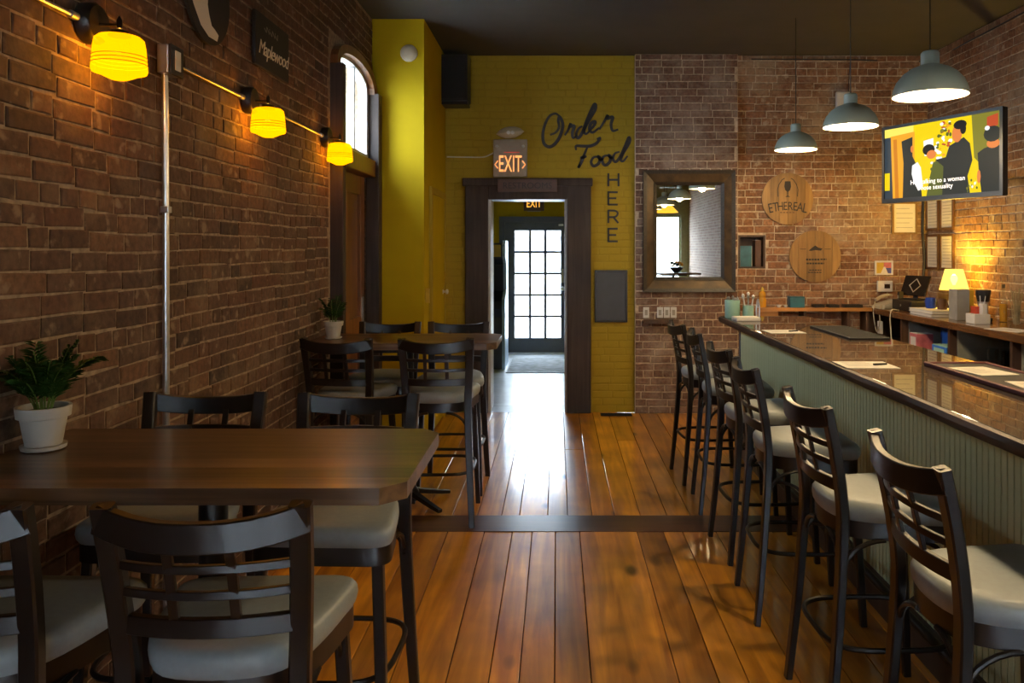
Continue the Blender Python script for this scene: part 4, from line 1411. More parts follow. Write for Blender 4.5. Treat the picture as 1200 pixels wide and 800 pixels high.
# things on the bar
def sheet(name, label, cat, x, y, z, w, d, rot, mat, pen=False, lines=True):
    t = thing(name, label, cat, (x, y, z), rot)
    obj('page', box(-w / 2, w / 2, -d / 2, d / 2, 0, .0022), mat, t)
    if lines:
        bm = bmesh.new()
        for k in range(6):
            box(-w * .38, w * (.1 + .04 * (k % 3)), d * (.32 - .1 * k) - .002, d * (.32 - .1 * k) + .002, .0022, .0026, bm)
        obj('print', bm, M['paper_line'], t)
    if pen:
        obj('pen', tube([(w * .12, -d * .1, .007), (w * .40, -d * .02, .007)], .0045, 8), M['black'], t)
    return t


sheet('menu_sheet', 'white menu sheet with a pen on the far half of the bar', 'paper', 1.456, 5.10, BZ + .0005, .225, .20, .05, M['paper'], True)
sheet('menu_sheet', 'white menu sheet with a pen in the middle of the bar', 'paper', 1.410, 3.63, BZ + .0005, .235, .21, -.03, M['paper'], True)
t = thing('bar_mat', 'black and maroon rubber bar mat at the inner edge of the bar', 'mat', (1.815, 2.70, BZ + .0005))
obj('mat_body', box(-.125, .125, -.90, .90, 0, .012, bev=.004), M['rubber'], t)
mr_ = bmesh.new()
for q in ((-.145, -.125, -.92, .92), (.125, .145, -.92, .92), (-.125, .125, .90, .92), (-.125, .125, -.92, -.90)):
    box(q[0], q[1], q[2], q[3], 0, .018, mr_, bev=.004)
obj('border', mr_, M['maroon'], t)
sheet('menu_sheet', 'cream sheet lying on the far end of the maroon bar mat', 'paper', 1.80, 3.36, BZ + .0135, .17, .22, .15, M['paper'])
sheet('menu_sheet', 'cream sheet lying nearer on the maroon bar mat', 'paper', 1.82, 2.98, BZ + .0135, .17, .22, -.1, M['paper'])
t = thing('drip_mat', 'black rubber service mat near the far end of the bar', 'mat', (1.835, 5.02, BZ + .0005))
obj('mat_body', box(-.12, .12, -.37, .37, 0, .012, bev=.004), M['rubber'], t)
rb = bmesh.new()
for k in range(14):
    box(-.11, .11, -.35 + .05 * k, -.335 + .05 * k, .012, .015, rb)
obj('ribs', rb, M['rubber'], t)


def tin(label, x, y, r, h, k, mats, seed):
    t = thing('utensil_tin', label, 'tin', (x, y, BZ + .0005), group='mint tins on the bar end')
    obj('can', lathe([(r * .96, 0), (r, .003), (r, h), (r * .94, h), (r * .94, .01)], 24, cap0=True), M['teal_light'], t, smooth=True)
    return t


def stick(name, label, cat, x, y, z0, dx, dy, h, r, mat, group, flat=False):
    t = thing(name, label, cat, (x, y, z0), group=group)
    bm = tube([(0, 0, 0), (dx * .5, dy * .5, h * .5), (dx, dy, h)], r, 6)
    obj('handle', bm, mat, t)
    if flat:
        b2 = lathe([(.001, -.012), (r * 2.2, -.004), (r * 2.4, .008), (.001, .02)], 8, center=(dx, dy, h))
        obj('tip', b2, mat, t)
    return t


tin('wide mint tin of cutlery at the far end of the bar', 1.362, 6.17, .058, .135, 0, None, 1)
tin('slim mint tin of knives and straws at the far end of the bar', 1.478, 6.14, .042, .095, 0, None, 2)
rs = random.Random(8)
for i in range(5):
    a = 2 * PI * i / 5
    stick('spoon', 'spoon standing in the wide mint tin', 'cutlery', 1.362 + .028 * math.cos(a), 6.17 + .028 * math.sin(a), BZ + .012, .012 * math.cos(a), .012 * math.sin(a), .128 + rs.uniform(0, .012), .004, M['steel'], 'spoons in the wide mint tin', True)
for i in range(6):
    a = 2 * PI * i / 6 + .3
    stick('table_knife', ('pale' if i % 2 else 'steel') + ' handled knife standing in the slim mint tin', 'cutlery', 1.478 + .018 * math.cos(a), 6.14 + .018 * math.sin(a), BZ + .012, .026 * math.cos(a), .022 * math.sin(a), .135 + rs.uniform(0, .035), .0055, M['white'] if i % 2 else M['steel'], 'knives in the slim mint tin', True)
t = thing('napkin_stack', 'flat stack of white napkins in front of the mint tins', 'napkins', (1.41, 5.93, BZ + .0005), .06)
obj('stack', box(-.09, .09, -.07, .07, 0, .022, bev=.004), M['white'], t)
obj('top_napkin', box(-.088, .088, -.068, .068, .023, .026), M['paper'], t)
t = thing('steel_tongs', 'pair of steel tongs standing beside the slim mint tin', 'tongs', (1.555, 6.15, BZ + .0005))
for s in (-1, 1):
    obj('arm', sweep([(s * .003, 0, .14), (s * .012, 0, .07), (s * .010, 0, 0)], rect(.012, .003), up=(0, 1, 0)), M['steel'], t)
obj('hinge', lathe([(.008, .137), (.008, .147)], 10, cap0=True, cap1=True), M['steel'], t)

# ------------------------------------------------------------------ shelf on the back wall behind the bar
SZ = 1.04
t = thing('wall_shelf', 'honey coloured wooden shelf along the back wall behind the bar', 'shelf', (2.5, 7.69, 0))
obj('board', box(-.62, .52, -.09, .10 - .012, SZ - .035, SZ, bev=.003), M['shelf_wood'], t)
for x in (-.60, -.12, .30, .48):
    obj('upright', box(x - .014, x + .014, -.07, .088, 0, SZ - .035), M['shelf_wood' if x < -.5 else 'cabinet_dark'], t)
obj('lower_board', box(-.60, .50, -.07, .088, .60, .62), M['shelf_wood'], t)
obj('drawer_front', box(-.58, -.38, -.085, -.07, SZ - .085, SZ - .036, bev=.002), M['shelf_wood'], t)
t = thing('honey_bottle', 'amber squeeze bottle at the left end of the wall shelf', 'bottle', (1.985, 7.68, SZ))
obj('body', lathe([(.034, 0), (.038, .01), (.038, .075), (.028, .095), (.034, .115), (.030, .14), (.016, .155)], 18, cap0=True, cap1=True), M['honey'], t, smooth=True)
obj('cap', lathe([(.018, .155), (.016, .175), (.005, .195)], 12, cap1=True), M['yellow_box'], t, smooth=True)
t = thing('carton', 'small teal carton on the wall shelf', 'box', (2.31, 7.68, SZ))
obj('box_body', box(-.07, .07, -.05, .05, 0, .09, bev=.003), M['teal'], t); obj('lid', box(-.072, .072, -.052, .052, .09, .105, bev=.003), M['teal'], t)
for i, (x, r, h, mt, lb) in enumerate(((2.14, .025, .025, 'white', 'left small white dish on the wall shelf'), (2.205, .020, .022, 'white', 'right small white dish on the wall shelf'))):
    t = thing('small_dish', lb, 'dish', (x, 7.66, SZ), group='small dishes on the wall shelf')
    obj('bowl', lathe([(r * .6, 0), (r, h), (r * .9, h), (r * .5, .005)], 16, cap0=True), M[mt], t, smooth=True)
for x, lb in ((2.52, 'flat black tray left on the wall shelf'), (2.66, 'flat black tray in the middle of the wall shelf'), (2.85, 'wide black tray right on the wall shelf')):
    t = thing('tray', lb, 'tray', (x, 7.67, SZ), group='black trays on the wall shelf')
    w = .05 if x < 2.8 else .085
    obj('base', box(-w, w, -.05, .05, 0, .006), M['black'], t)
    tr = bmesh.new(); box(-w, w, -.05, -.045, .006, .028, tr); box(-w, w, .045, .05, .006, .028, tr); box(-w, -w + .005, -.045, .045, .006, .028, tr); box(w - .005, w, -.045, .045, .006, .028, tr)
    obj('rim', tr, M['black'], t)
t = thing('wine_glass', 'upturned clear glass on the lower shelf by the back wall', 'glass', (2.72, 7.70, .622))
obj('bowl', lathe([(.001, .10), (.02, .105), (.035, .14), (.035, .19), (.03, .22)], 16), M['clear'], t, smooth=True)
obj('foot', lathe([(.032, 0), (.030, .004), (.005, .008), (.005, .10)], 16, cap0=True), M['clear'], t, smooth=True)

# ------------------------------------------------------------------ back counter along the right wall
BKX, BKZ = 3.02, 1.04
t = thing('back_counter', 'brown wooden back counter with open cubbies along the right wall', 'counter', (BKX, 5.6, 0))
x1 = XR - BKX - .014
y0, y1 = -2.0, 2.17
obj('worktop', box(0, x1, y0, y1, BKZ - .055, BKZ, bev=.006), M['counter_wood'], t)
obj('back_panel', box(x1 - .02, x1, y0, y1, .10, BKZ - .055), M['cabinet_grey'], t)
obj('plinth', box(.05, x1, y0, y1, 0, .10), M['cabinet_dark'], t)
obj('cubby_floor', box(.02, x1 - .02, y0, y1, .71, .74), M['cabinet_dark'], t)
obj('cubby_floor', box(.02, x1 - .02, y0, y1, .10, .13), M['cabinet_dark'], t)
for y in (-2.0, -1.15, -.30, .55, 1.40, 2.14):
    obj('divider', box(.02, x1 - .02, y, y + .03, .13, BKZ - .055), M['cabinet_dark'], t)
    if y in (-.30, .55): obj('inner_panel', box(.08, x1 - .02, y + .03, y + .036, .74, BKZ - .055), M['cabinet_grey'], t)
    if y in (-.30, -1.15, .55, 1.40): obj('inner_panel', box(.08, x1 - .02, y - .006, y, .74, BKZ - .055), M['cabinet_grey'], t)
CZ = BKZ + .0005
UZ = .7405


def carton(label, x, y, z, w, d, h, mat, lid=None, rot=0.0, nm='carton', cat='box', group=None):
    t = thing(nm, label, cat, (x, y, z), rot, group)
    obj('box_body', box(-w / 2, w / 2, -d / 2, d / 2, 0, h, bev=.003), mat, t)
    obj('label_panel', box(-w / 2 - .0015, -w / 2, -d * .35, d * .35, h * .2, h * .8), lid or M['white'], t)
    obj('flap', box(-w / 2 + .004, w / 2 - .004, -d / 2 + .004, d / 2 - .004, h, h + .004), lid or mat, t)
    return t


carton('pink and white carton in the middle cubby of the back counter', 3.12, 6.80, UZ, .14, .14, .14, M['pink'], M['white'])
carton('blue tissue carton lying low in the middle cubby of the back counter', 3.11, 6.32, UZ, .14, .24, .09, M['blue_box'], M['teal_light'])
carton('white carton standing behind the blue tissue carton', 3.28, 6.28, UZ, .10, .13, .20, M['white'])
carton('dark blue carton at the back of the middle cubby', 3.34, 6.66, UZ, .14, .22, .21, M['blue'], M['blue_box'])
for i in range(2):
    for j in range(4):
        t = thing('tumbler', ('front' if i == 0 else 'back') + '-row tumbler in the counter cubby, ' + ('nearest the camera', 'second from the camera', 'third from the camera', 'farthest from the camera')[j], 'glass', (3.13 + .095 * i, 5.40 + .10 * j, UZ), group='tumblers in the cubby')
        obj('glass_wall', lathe([(.030, 0), (.038, .15), (.036, .15), (.028, .012)], 16, cap0=True), M['clear'], t, smooth=True)
        obj('glass_foot', lathe([(.031, 0), (.031, .012)], 16, cap0=True, cap1=True), M['clear'], t)
t = thing('white_telephone', 'white desk telephone at the corner of the back counter', 'telephone', (3.13, 7.55, CZ), .25)
ph = bmesh.new()
pv = [ph.verts.new(p) for p in ((-.10, -.10, 0), (.10, -.10, 0), (.10, .10, 0), (-.10, .10, 0), (-.08, -.09, .035), (.10, -.09, .085), (.10, .09, .085), (-.08, .09, .035))]
for q in ((0, 3, 2, 1), (4, 5, 6, 7), (0, 1, 5, 4), (1, 2, 6, 5), (2, 3, 7, 6), (3, 0, 4, 7)):
    ph.faces.new([pv[i] for i in q])
bmesh.ops.bevel(ph, geom=list(ph.edges), offset=.008, segments=2, affect='EDGES')
obj('base', ph, M['beige'], t)
obj('handset', sweep(catmull([(-.075, .055, .075), (-.02, .055, .105), (.05, .055, .122), (.10, .055, .118)], 4), rect(.035, .024)), M['beige'], t, smooth=True)
obj('cord', tube(catmull([(-.09, -.05, .03), (-.118, -.06, -.01), (-.122, -.07, -.13), (-.115, -.02, -.22), (-.12, .01, -.14), (-.118, .03, -.02), (-.085, .05, .06)], 6), .005, 7), M['beige'], t, smooth=True)
t = thing('cash_drawer', 'black cash drawer on the back counter under the tablet', 'cash drawer', (3.33, 7.24, CZ))
obj('case', box(-.19, .19, -.20, .20, 0, .095, bev=.005), M['black'], t)
obj('drawer_front', box(-.196, -.19, -.185, .185, .012, .083, bev=.003), M['black_metal'], t)
obj('lock', xform(lathe([(.010, 0), (.010, .004), (.001, .005)], 12), Matrix.Translation((-.196, 0, .05)) @ Matrix.Rotation(-PI / 2, 4, 'Y')), M['steel'], t)
t = thing('tablet_till', 'black tablet till with a pale diamond outline on the back of its screen', 'till', (3.30, 7.34, CZ + .096), math.radians(-62))
obj('foot', box(-.08, .08, -.06, .06, 0, .012, bev=.004), M['black'], t)
obj('stand', sweep([(0, .02, .01), (0, .035, .08), (0, .02, .13)], rect(.05, .012), up=(0, 1, 0)), M['black'], t)
tb = box(-.135, .135, -.007, .007, .0, .20, bev=.005)
TM = Matrix.Translation((0, -.02, .035)) @ Matrix.Rotation(-.42, 4, 'X')
tbo = obj('tablet', xform(tb, TM), M['screen_dark'], t)
dm = bmesh.new()
ribbon([(0, .165), (.058, .10), (0, .035), (-.058, .10)], .012, dm, lambda u, v: TM @ Vector((u, -.0078, v)), closed=True)
obj('diamond_mark', dm, M['exit_grey'], tbo)
t = thing('card_reader', 'small black card reader standing on the cash drawer', 'card reader', (3.20, 7.40, CZ + .096))
obj('body', box(-.022, .022, -.02, .02, 0, .07, bev=.005), M['black'], t); obj('keypad', box(-.0235, -.022, -.014, .014, .008, .035), M['exit_grey'], t)

# table lamp
t = thing('table_lamp', 'lit table lamp with a cream pleated shade on the back counter', 'table lamp', (3.44, 6.88, CZ))
obj('base', lathe([(.062, 0), (.062, .010), (.040, .020), (.028, .045), (.045, .075), (.050, .105), (.036, .135), (.016, .150), (.012, .19)], 24, cap0=True), M['ceramic'], t, smooth=True)
obj('stem', tube([(0, 0, .185), (0, 0, .26)], .006, 8), M['frame_gold'], t)
sh = bmesh.new()
nn = 64
lo_, hi_ = [], []
for i in range(nn):
    a = 2 * PI * i / nn
    k = 1 + (.03 if i % 2 else -.03)
    lo_.append(sh.verts.new((.116 * k * math.cos(a), .116 * k * math.sin(a), .205)))
    hi_.append(sh.verts.new((.070 * k * math.cos(a), .070 * k * math.sin(a), .388)))
for i in range(nn):
    sh.faces.new((lo_[i], lo_[(i + 1) % nn], hi_[(i + 1) % nn], hi_[i]))
so = obj('lamp_shade', sh, M['cream_shade'], t)
obj('shade_trim', tube([(.118 * math.cos(2 * PI * i / 40), .118 * math.sin(2 * PI * i / 40), .205) for i in range(40)], .003, 6, closed=True), M['honey'], so)
obj('bulb', lathe([(.001, .345), (.02, .335), (.03, .31), (.026, .285), (.014, .262), (.012, .25)], 16), M['bulb'], t, smooth=True)
l = bpy.data.lights.new('table_lamp_bulb', 'POINT'); l.energy = 30.0; l.color = (1.0, .60, .05); l.shadow_soft_size = .02
lo = bpy.data.objects.new('table_lamp_bulb', l); C.objects.link(lo); lo.parent = t; lo.location = (0, 0, .362)

t = thing('blue_mug', 'cobalt blue mug in front of the table lamp', 'mug', (3.20, 6.80, CZ + .055))
obj('cup', lathe([(.036, 0), (.042, .004), (.042, .09), (.038, .09), (.036, .01)], 22, cap0=True), M['blue'], t, smooth=True)
obj('handle', tube(catmull([(-.01, .04, .075), (-.012, .066, .07), (-.012, .068, .03), (-.01, .04, .02)], 4), .006, 7), M['blue'], t, smooth=True)
t = thing('dark_mug', 'dark brown mug beside the blue mug', 'mug', (3.24, 6.68, CZ + .055))
obj('cup', lathe([(.034, 0), (.038, .004), (.038, .09), (.034, .09), (.032, .01)], 22, cap0=True), M['mahogany'], t, smooth=True)
obj('handle', tube(catmull([(.01, -.036, .075), (.012, -.06, .07), (.012, -.062, .03), (.01, -.036, .02)], 4), .006, 7), M['mahogany'], t, smooth=True)
for k, (lb, mt) in enumerate((('lower of two flat binders under the mugs on the back counter', 'grey_box'), ('upper of two flat binders under the mugs on the back counter', 'paper'))):
    t = thing('binder', lb, 'binder', (3.22, 6.72, CZ + .0273 * k), .04 * k, 'binders on the back counter')
    obj('cover', box(-.15, .15, -.20, .20, 0, .004), M[mt], t); obj('top_cover', box(-.15, .15, -.20, .20, .023, .027), M[mt], t)
    obj('pages', box(-.145, .145, -.195, .195, .004, .023), M['white'], t)
carton('tall grey case standing on the back counter beside the lamp', 3.20, 6.32, CZ, .10, .13, .24, M['grey_box'], M['grey_box'], nm='file_case', cat='case')
carton('bright yellow card box behind the grey case by the lamp', 3.42, 6.64, CZ, .05, .16, .22, M['yellow_box'], M['yellow_box'])
t = thing('coffee_grinder', 'small black grinder on the back counter', 'grinder', (3.30, 6.15, CZ))
obj('base', box(-.05, .05, -.05, .05, 0, .03, bev=.006), M['black'], t)
obj('barrel', lathe([(.038, .03), (.036, .15), (.042, .155)], 18, cap1=True), M['steel'], t, smooth=True)
obj('hopper', lathe([(.042, .155), (.055, .22), (.055, .245), (.02, .25)], 18, cap1=True), M['black'], t, smooth=True)
t = thing('gold_bottle', 'slim clear bottle with amber liquid on the back counter', 'bottle', (3.44, 6.12, CZ))
obj('glass_wall', lathe([(.028, 0), (.030, .01), (.030, .16), (.012, .20), (.011, .26)], 18, cap0=True, cap1=True), M['clear'], t, smooth=True)
obj('liquid', lathe([(.026, .004), (.027, .14)], 16, cap0=True, cap1=True), M['honey'], t)
obj('stopper', lathe([(.013, .26), (.013, .29)], 12, cap0=True, cap1=True), M['frame_gold'], t)
t = thing('caddy', 'white caddy with red packets and straws on the back counter', 'caddy', (3.17, 5.98, CZ))
obj('tray', box(-.06, .06, -.065, .065, 0, .075, bev=.004), M['white'], t)
obj('packet', box(-.03, .0, -.02, .05, .075, .13, bev=.002), M['red'], t)
obj('packet', box(.005, .04, -.055, .0, .075, .15, bev=.002), M['white'], t)
for k in range(4):
    obj('straw', tube([(.02, -.03 + .012 * k, .07), (.03 - .01 * k, -.05 + .02 * k, .21)], .003, 6), M['clear'] if k % 2 else M['white'], t)
t = thing('grass_vase', 'clear vase of dried grasses at the right end of the back counter', 'vase', (3.36, 5.80, CZ))
obj('vase', lathe([(.045, 0), (.05, .01), (.048, .12), (.052, .15)], 20, cap0=True), M['clear'], t, smooth=True)
for k in range(14):
    a = 2 * PI * k / 14
    r = rs.uniform(.01, .035)
    obj('stalk', tube([(r * .6 * math.cos(a), r * .6 * math.sin(a), .01), (r * math.cos(a), r * math.sin(a), .15), (r * 1.7 * math.cos(a), r * 1.7 * math.sin(a), .24 + rs.uniform(0, .04))], .004, 6), M['dried'], t)
sheet('loose_papers', 'loose white papers at the right end of the back counter', 'paper', 3.14, 5.50, CZ, .20, .26, .4, M['white'])
t = thing('white_charger', 'white charger hanging below the telephone', 'charger', (3.045, 7.52, .80))
obj('body', box(0, .03, -.035, .035, 0, .12, bev=.006), M['white'], t); obj('plug', box(-.006, 0, -.02, .02, .03, .07), M['exit_grey'], t)
tag(obj('white_cable', tube(catmull([(3.10, 7.20, CZ + .006), (3.03, 7.18, CZ + .012), (3.008, 7.17, .98), (3.01, 7.15, .80), (3.005, 7.12, .55)], 6), .006, 8), M['beige'], smooth=True), 'white cable hanging over the front of the back counter', 'cable')


# ------------------------------------------------------------------ things on the walls by the bar
def framed(label, mtx, w, h, mat_frame, b=.018, name='framed_certificate', cat='frame', group=None, lines=9):
    t = thing(name, label, cat, mtx.translation, mtx.to_euler().z, group)
    fr = bmesh.new()
    for q in ((-w / 2, -w / 2 + b, -h / 2, h / 2), (w / 2 - b, w / 2, -h / 2, h / 2), (-w / 2 + b, w / 2 - b, h / 2 - b, h / 2), (-w / 2 + b, w / 2 - b, -h / 2, -h / 2 + b)):
        box(q[0], q[1], -.018, 0, q[2], q[3], fr, bev=.002)
    obj('frame', fr, mat_frame, t)
    obj('sheet', box(-w / 2 + b, w / 2 - b, -.008, -.002, -h / 2 + b, h / 2 - b), M['paper'], t)
    pr = bmesh.new()
    for k in range(lines):
        z = h / 2 - b - (h - 2 * b) * (k + 1) / (lines + 1)
        box(-w * .33, w * (.33 if k % 3 else .2), -.0092, -.008, z - .0025, z + .0025, pr)
    obj('print', pr, M['paper_line'], t)
    return t


framed('framed cream certificate on the back wall under the television', Matrix.Translation((3.40, YB - .012, 1.905)), .245, .315, M['oak'], lines=5)
RW = lambda y, z: Matrix.Translation((XR - .012, y, z)) @ Matrix.Rotation(-PI / 2, 4, 'Z')
for y, z, lb in ((7.655, 1.95, 'upper left framed licence in the corner of the right wall'), (7.37, 1.95, 'upper right framed licence on the right wall'),
                 (7.655, 1.575, 'lower left framed licence in the corner of the right wall'), (7.37, 1.575, 'lower right framed licence on the right wall')):
    framed(lb, RW(y, z), .255, .34, M['mahogany'], b=.024, group='framed licences on the right wall')
t = thing('photo_frame', 'small white framed colour picture on the back wall above the thermostat', 'picture', (3.198, YB - .012, 1.418))
fr = bmesh.new()
for q in ((-.09, -.073, -.07, .07), (.073, .09, -.07, .07), (-.073, .073, .053, .07), (-.073, .073, -.07, -.053)):
    box(q[0], q[1], -.016, 0, q[2], q[3], fr, bev=.002)
obj('frame', fr, M['white'], t)
for pts, mt, dy in ((((-.073, -.053), (0, -.053), (0, .053), (-.073, .053)), 'yellow_box', .006), (((0, 0), (.073, 0), (.073, .053), (0, .053)), 'pink', .006),
                    (((0, -.053), (.073, -.053), (.073, 0), (0, 0)), 'blue', .006), (((-.03, -.053), (.04, -.053), (.015, .01), (0, .01)), 'white', .0068)):
    pic = bmesh.new()
    pic.faces.new([pic.verts.new((a, -dy, b)) for a, b in pts])
    obj('printed_patch', pic, M[mt], t)
t = thing('thermostat', 'white wall thermostat with a small dark display', 'thermostat', (3.205, YB - .012, 1.238))
obj('case', box(-.075, .075, -.028, 0, -.055, .055, bev=.008), M['white'], t); obj('display', box(-.01, .045, -.0295, -.028, -.02, .022), M['screen_dark'], t)
t = thing('wall_router', 'white box on the back wall behind the middle pendant', 'router', (2.795, YB - .012, 3.05))
obj('case', box(-.075, .075, -.045, 0, -.09, .09, bev=.015), M['white'], t)
obj('lead', tube([(.05, -.02, .08), (.06, -.015, .25), (.075, -.012, .40)], .004, 6), M['black'], t)
tag(obj('cable_bundle', tube(catmull([(3.585, YB - .025, 2.15), (3.575, YB - .025, 1.8), (3.592, YB - .025, 1.5), (3.575, YB - .025, 1.25)], 6), .013, 8), M['black'], smooth=True), 'dark cable bundle running down the corner of the back wall', 'cable')
tag(obj('ceiling_cable', tube(catmull([(1.9, YB - .02, 3.46), (2.9, YB - .02, 3.455), (XR - .03, YB - .03, 3.44), (XR - .02, 7.0, 3.43), (XR - .02, 6.0, 3.44), (XR - .02, 5.0, 3.45)], 6), .007, 6), M['black'], smooth=True), 'thin dark cable following the ceiling line above the bar', 'cable')

# ------------------------------------------------------------------ television on a swing arm
import_dir = Vector((.40, -.92, 0)).normalized()       # picture left -> right
tv = thing('television', 'wall television showing people in a yellow room with subtitles', 'television', (2.62, 5.46, 2.222), math.atan2(import_dir.y, import_dir.x))
# local: x = right of the picture, -y = toward the viewer, z = up
TW, TH = .985, .565
obj('housing', box(-TW / 2, TW / 2, 0, .045, -TH / 2, TH / 2, bev=.008), M['black'], tv)
bz = bmesh.new()
b = .022
for q in ((-TW / 2, -TW / 2 + b, -TH / 2, TH / 2), (TW / 2 - b, TW / 2, -TH / 2, TH / 2), (-TW / 2 + b, TW / 2 - b, TH / 2 - b, TH / 2), (-TW / 2 + b, TW / 2 - b, -TH / 2, -TH / 2 + b + .01)):
    box(q[0], q[1], -.008, 0, q[2], q[3], bz)
obj('bezel', bz, M['black'], tv)
sw0, sw1, sz0, sz1 = -TW / 2 + b, TW / 2 - b, -TH / 2 + b + .01, TH / 2 - b
SCOL = {'y': (.85, .62, .0), 'y2': (.95, .78, .12), 'o': (.62, .20, .01), 'o2': (.85, .38, .02), 'n': (.022, .026, .024), 'b': (.03, .045, .06), 'w': (.9, .92, .9),
        's': (.75, .22, .05), 'g': (.10, .115, .02), 'r': (.50, .07, .02), 'h': (.012, .010, .009), 'og': (.22, .20, .02)}
keys = list(SCOL)
smats = [glow('screen_' + k, SCOL[k], 1.15, dark=True) for k in keys]
pic = bmesh.new()
layer = [0]


def sp(c, pts):
    layer[0] += 1
    f = pic.faces.new([pic.verts.new((sw0 + (sw1 - sw0) * u, -.0006 - .00004 * layer[0], sz1 - (sz1 - sz0) * v)) for u, v in pts])
    f.material_index = keys.index(c)


def blob(c, u, v, ru, rv, n=14):
    sp(c, [(u + ru * math.cos(2 * PI * i / n), v + rv * math.sin(2 * PI * i / n)) for i in range(n)])


sp('y', [(0, 0), (1, 0), (1, 1), (0, 1)])
sp('y2', [(0, 0), (.28, 0), (.28, .10), (0, .12)])
sp('b', [(0, .12), (.06, .12), (.08, 1), (0, 1)]); sp('y', [(0, .63), (.05, .63), (.05, .88), (0, .88)])
sp('o2', [(.06, .11), (.29, .09), (.29, .60), (.19, .62), (.19, 1), (.08, 1)])
sp('o', [(.085, .16), (.12, .16), (.14, 1), (.105, 1)]); sp('n', [(.165, .20), (.27, .16), (.27, .55), (.19, .6)])
sp('og', [(.78, .0), (1, 0), (1, .6), (.88, .7), (.80, .55)]); sp('og', [(.84, 0), (.87, 0), (.88, .6), (.85, .6)])
sp('r', [(.90, .06), (.985, .03), (.985, .18), (.90, .2)])
sp('w', [(.37, .24), (.46, .22), (.46, .45), (.38, .45)])
for k in range(70):
    v = rs.uniform(.02, .66)
    u = .565 + rs.uniform(-1, 1) * (.03 + .13 * v / .66)
    blob(rs.choice(['g', 'w', 'r', 'og', 'g', 'o2', 'w']), u, v, rs.uniform(.008, .02), rs.uniform(.012, .03), 6)
sp('n', [(.19, .36), (.225, .24), (.26, .26), (.27, .42), (.30, .52), (.34, .62), (.36, 1), (.18, 1)]); blob('s', .268, .33, .014, .05, 8)
sp('w', [(.27, .56), (.32, .52), (.35, .60), (.37, .86), (.33, .92), (.285, .80), (.265, .68)])
blob('h', .42, .37, .055, .075); blob('s', .445, .44, .042, .06)
sp('g', [(.46, .55), (.56, .52), (.58, 1), (.40, 1), (.43, .75)])
sp('n', [(.48, .52), (.57, .50), (.60, .36), (.65, .32), (.72, .27), (.77, .36), (.79, .58), (.75, .78), (.77, 1), (.54, 1), (.55, .62)])
blob('s', .665, .21, .042, .115); blob('h', .69, .10, .055, .06); blob('h', .715, .16, .025, .07)
sp('n', [(.83, .50), (.88, .45), (.95, .42), (1, .44), (1, 1), (.86, 1), (.84, .75)])
blob('s', .95, .40, .05, .06); blob('n', .945, .28, .068, .10); blob('w', .905, .20, .02, .03, 8); blob('s', .84, .80, .015, .09, 8)
for k in range(12):
    blob(rs.choice(['og', 'w', 'g', 'y2']), rs.uniform(.74, .83), rs.uniform(.78, .98), .008, .02, 6)
scr = obj('screen', pic, smats, tv)
for body, u, v in (("He's talking to a woman", .495, .80), ('whose sexuality', .475, .885)):
    bmt = textmesh(body, .046, .0003)
    obj('subtitle', xform(bmt, Matrix.Translation((sw0 + (sw1 - sw0) * u, -.0075, sz1 - (sz1 - sz0) * v)) @ Matrix.Rotation(PI / 2, 4, 'X')), glow('screen_text', (.9, .9, .92), 1.0) if 'He' in body else bpy.data.materials['screen_text'], scr)
obj('mount_plate', box(-.12, .12, .046, .07, -.12, .12, bev=.004), M['black_metal'], tv)
inv = tv.matrix_basis.inverted()
wallp = inv @ Vector((XR - .06, 6.85, 2.222))
elb = inv @ Vector((3.0, 6.2, 2.222))
obj('swing_arm', sweep([(0, .07, 0), (elb.x, elb.y, 0), (wallp.x, wallp.y, 0)], rect(.035, .05)), M['black_metal'], tv)
pl = box(XR - .065, XR - .012, 6.76, 6.94, 2.10, 2.34, bev=.004)
obj('wall_plate', xform(pl, inv), M['black_metal'], tv)

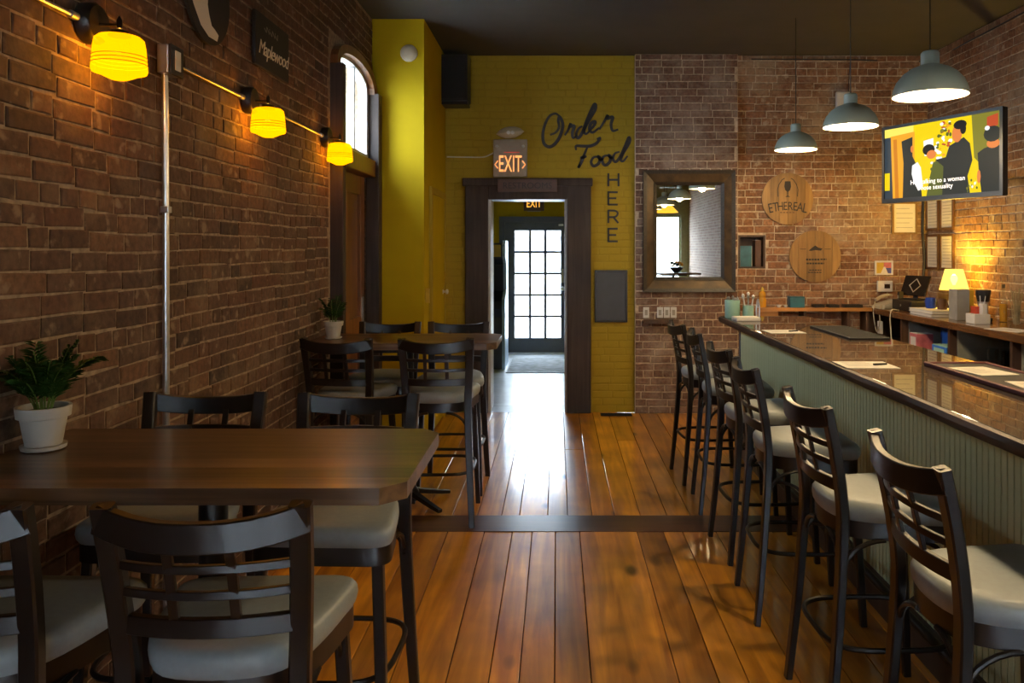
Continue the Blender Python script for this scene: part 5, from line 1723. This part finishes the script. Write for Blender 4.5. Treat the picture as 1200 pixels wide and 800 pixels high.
# ------------------------------------------------------------------ hall contents
t = thing('hall_rug', 'grey mottled rug on the hall floor before the back door', 'rug', (-.262, 10.95, .0005))
obj('pile', box(-.39, .39, -.68, .68, 0, .010, bev=.003), M['rug'], t)
bd = bmesh.new()
for q in ((-.405, -.39, -.69, .69), (.39, .405, -.69, .69), (-.39, .39, .68, .69), (-.39, .39, -.69, -.68)):
    box(q[0], q[1], q[2], q[3], 0, .011, bd)
obj('binding', bd, M['slate'], t)
t = thing('arcade_cabinet', 'dark arcade cabinet with a pale blue patterned side in the hall', 'arcade cabinet', (-1.025, 10.9, 0))
prof = [(-.36, 0), (.36, 0), (.36, 1.64), (.30, 1.72), (-.22, 1.72), (-.30, 1.66), (-.28, 1.50), (-.12, 1.42), (-.05, 1.05), (-.34, .93), (-.38, .82), (-.32, .70)]


def side(x0, x1):
    bm = bmesh.new()
    a = [bm.verts.new((x0, y, z)) for y, z in prof]; b = [bm.verts.new((x1, y, z)) for y, z in prof]
    bm.faces.new(a); bm.faces.new(b[::-1])
    for i in range(len(a)):
        bm.faces.new((a[i], a[(i + 1) % len(a)], b[(i + 1) % len(a)], b[i]))
    return bm


obj('side_panel', side(.29, .33), M['arcade_side'], t)
obj('side_panel', side(-.33, -.29), M['arcade_side'], t)
obj('carcass', xform(side(-.29, .29), Matrix.Translation((0, .02, .0)) @ Matrix.Diagonal((1, .95, .98, 1))), M['arcade_dark'], t)
obj('marquee', box(-.27, .27, -.30, -.285, 1.50, 1.66), M['og'] if 'og' in M else M['yellow_box'], t)
obj('coin_door', box(-.13, .13, -.345, -.325, .25, .60, bev=.004), M['maroon'], t)
js = bmesh.new(); tube([(-.12, -.2, .97), (-.12, -.2, 1.05)], .007, 8, js); lathe([(.001, 1.04), (.018, 1.05), (.02, 1.066), (.001, 1.085)], 12, js, center=(-.12, -.2, 0))
obj('joystick', js, M['white'], t)
t = thing('bright_strip', 'bright white strip on the left hall wall', 'lamp', (HX0 + .001, 10.3, 1.55))  # unidentified bright strip, built as a housing with a glowing tube
obj('housing', box(0, .03, -.04, .04, 0, .5, bev=.004), M['white'], t)
obj('tube', tube([(.045, 0, .02), (.045, 0, .48)], .016, 10), M['strip_glow'], t)
t = thing('rear_exit_sign', 'small lit exit sign above the glazed door in the hall', 'exit sign', (-.355, HY1 - .001, 2.185))
obj('housing', box(-.155, .155, -.05, 0, 0, .20, bev=.005), M['mahogany'], t)
obj('lettering', xform(textmesh('EXIT', .155, .001), Matrix.Translation((0, -.0515, .105)) @ Matrix.Rotation(PI / 2, 4, 'X') @ Matrix.Diagonal((.72, 1.1, 1, 1))), M['exit_glow2'], t)
obj('under_light', box(-.10, .10, -.045, -.01, -.012, 0), M['exit_grey'], t)
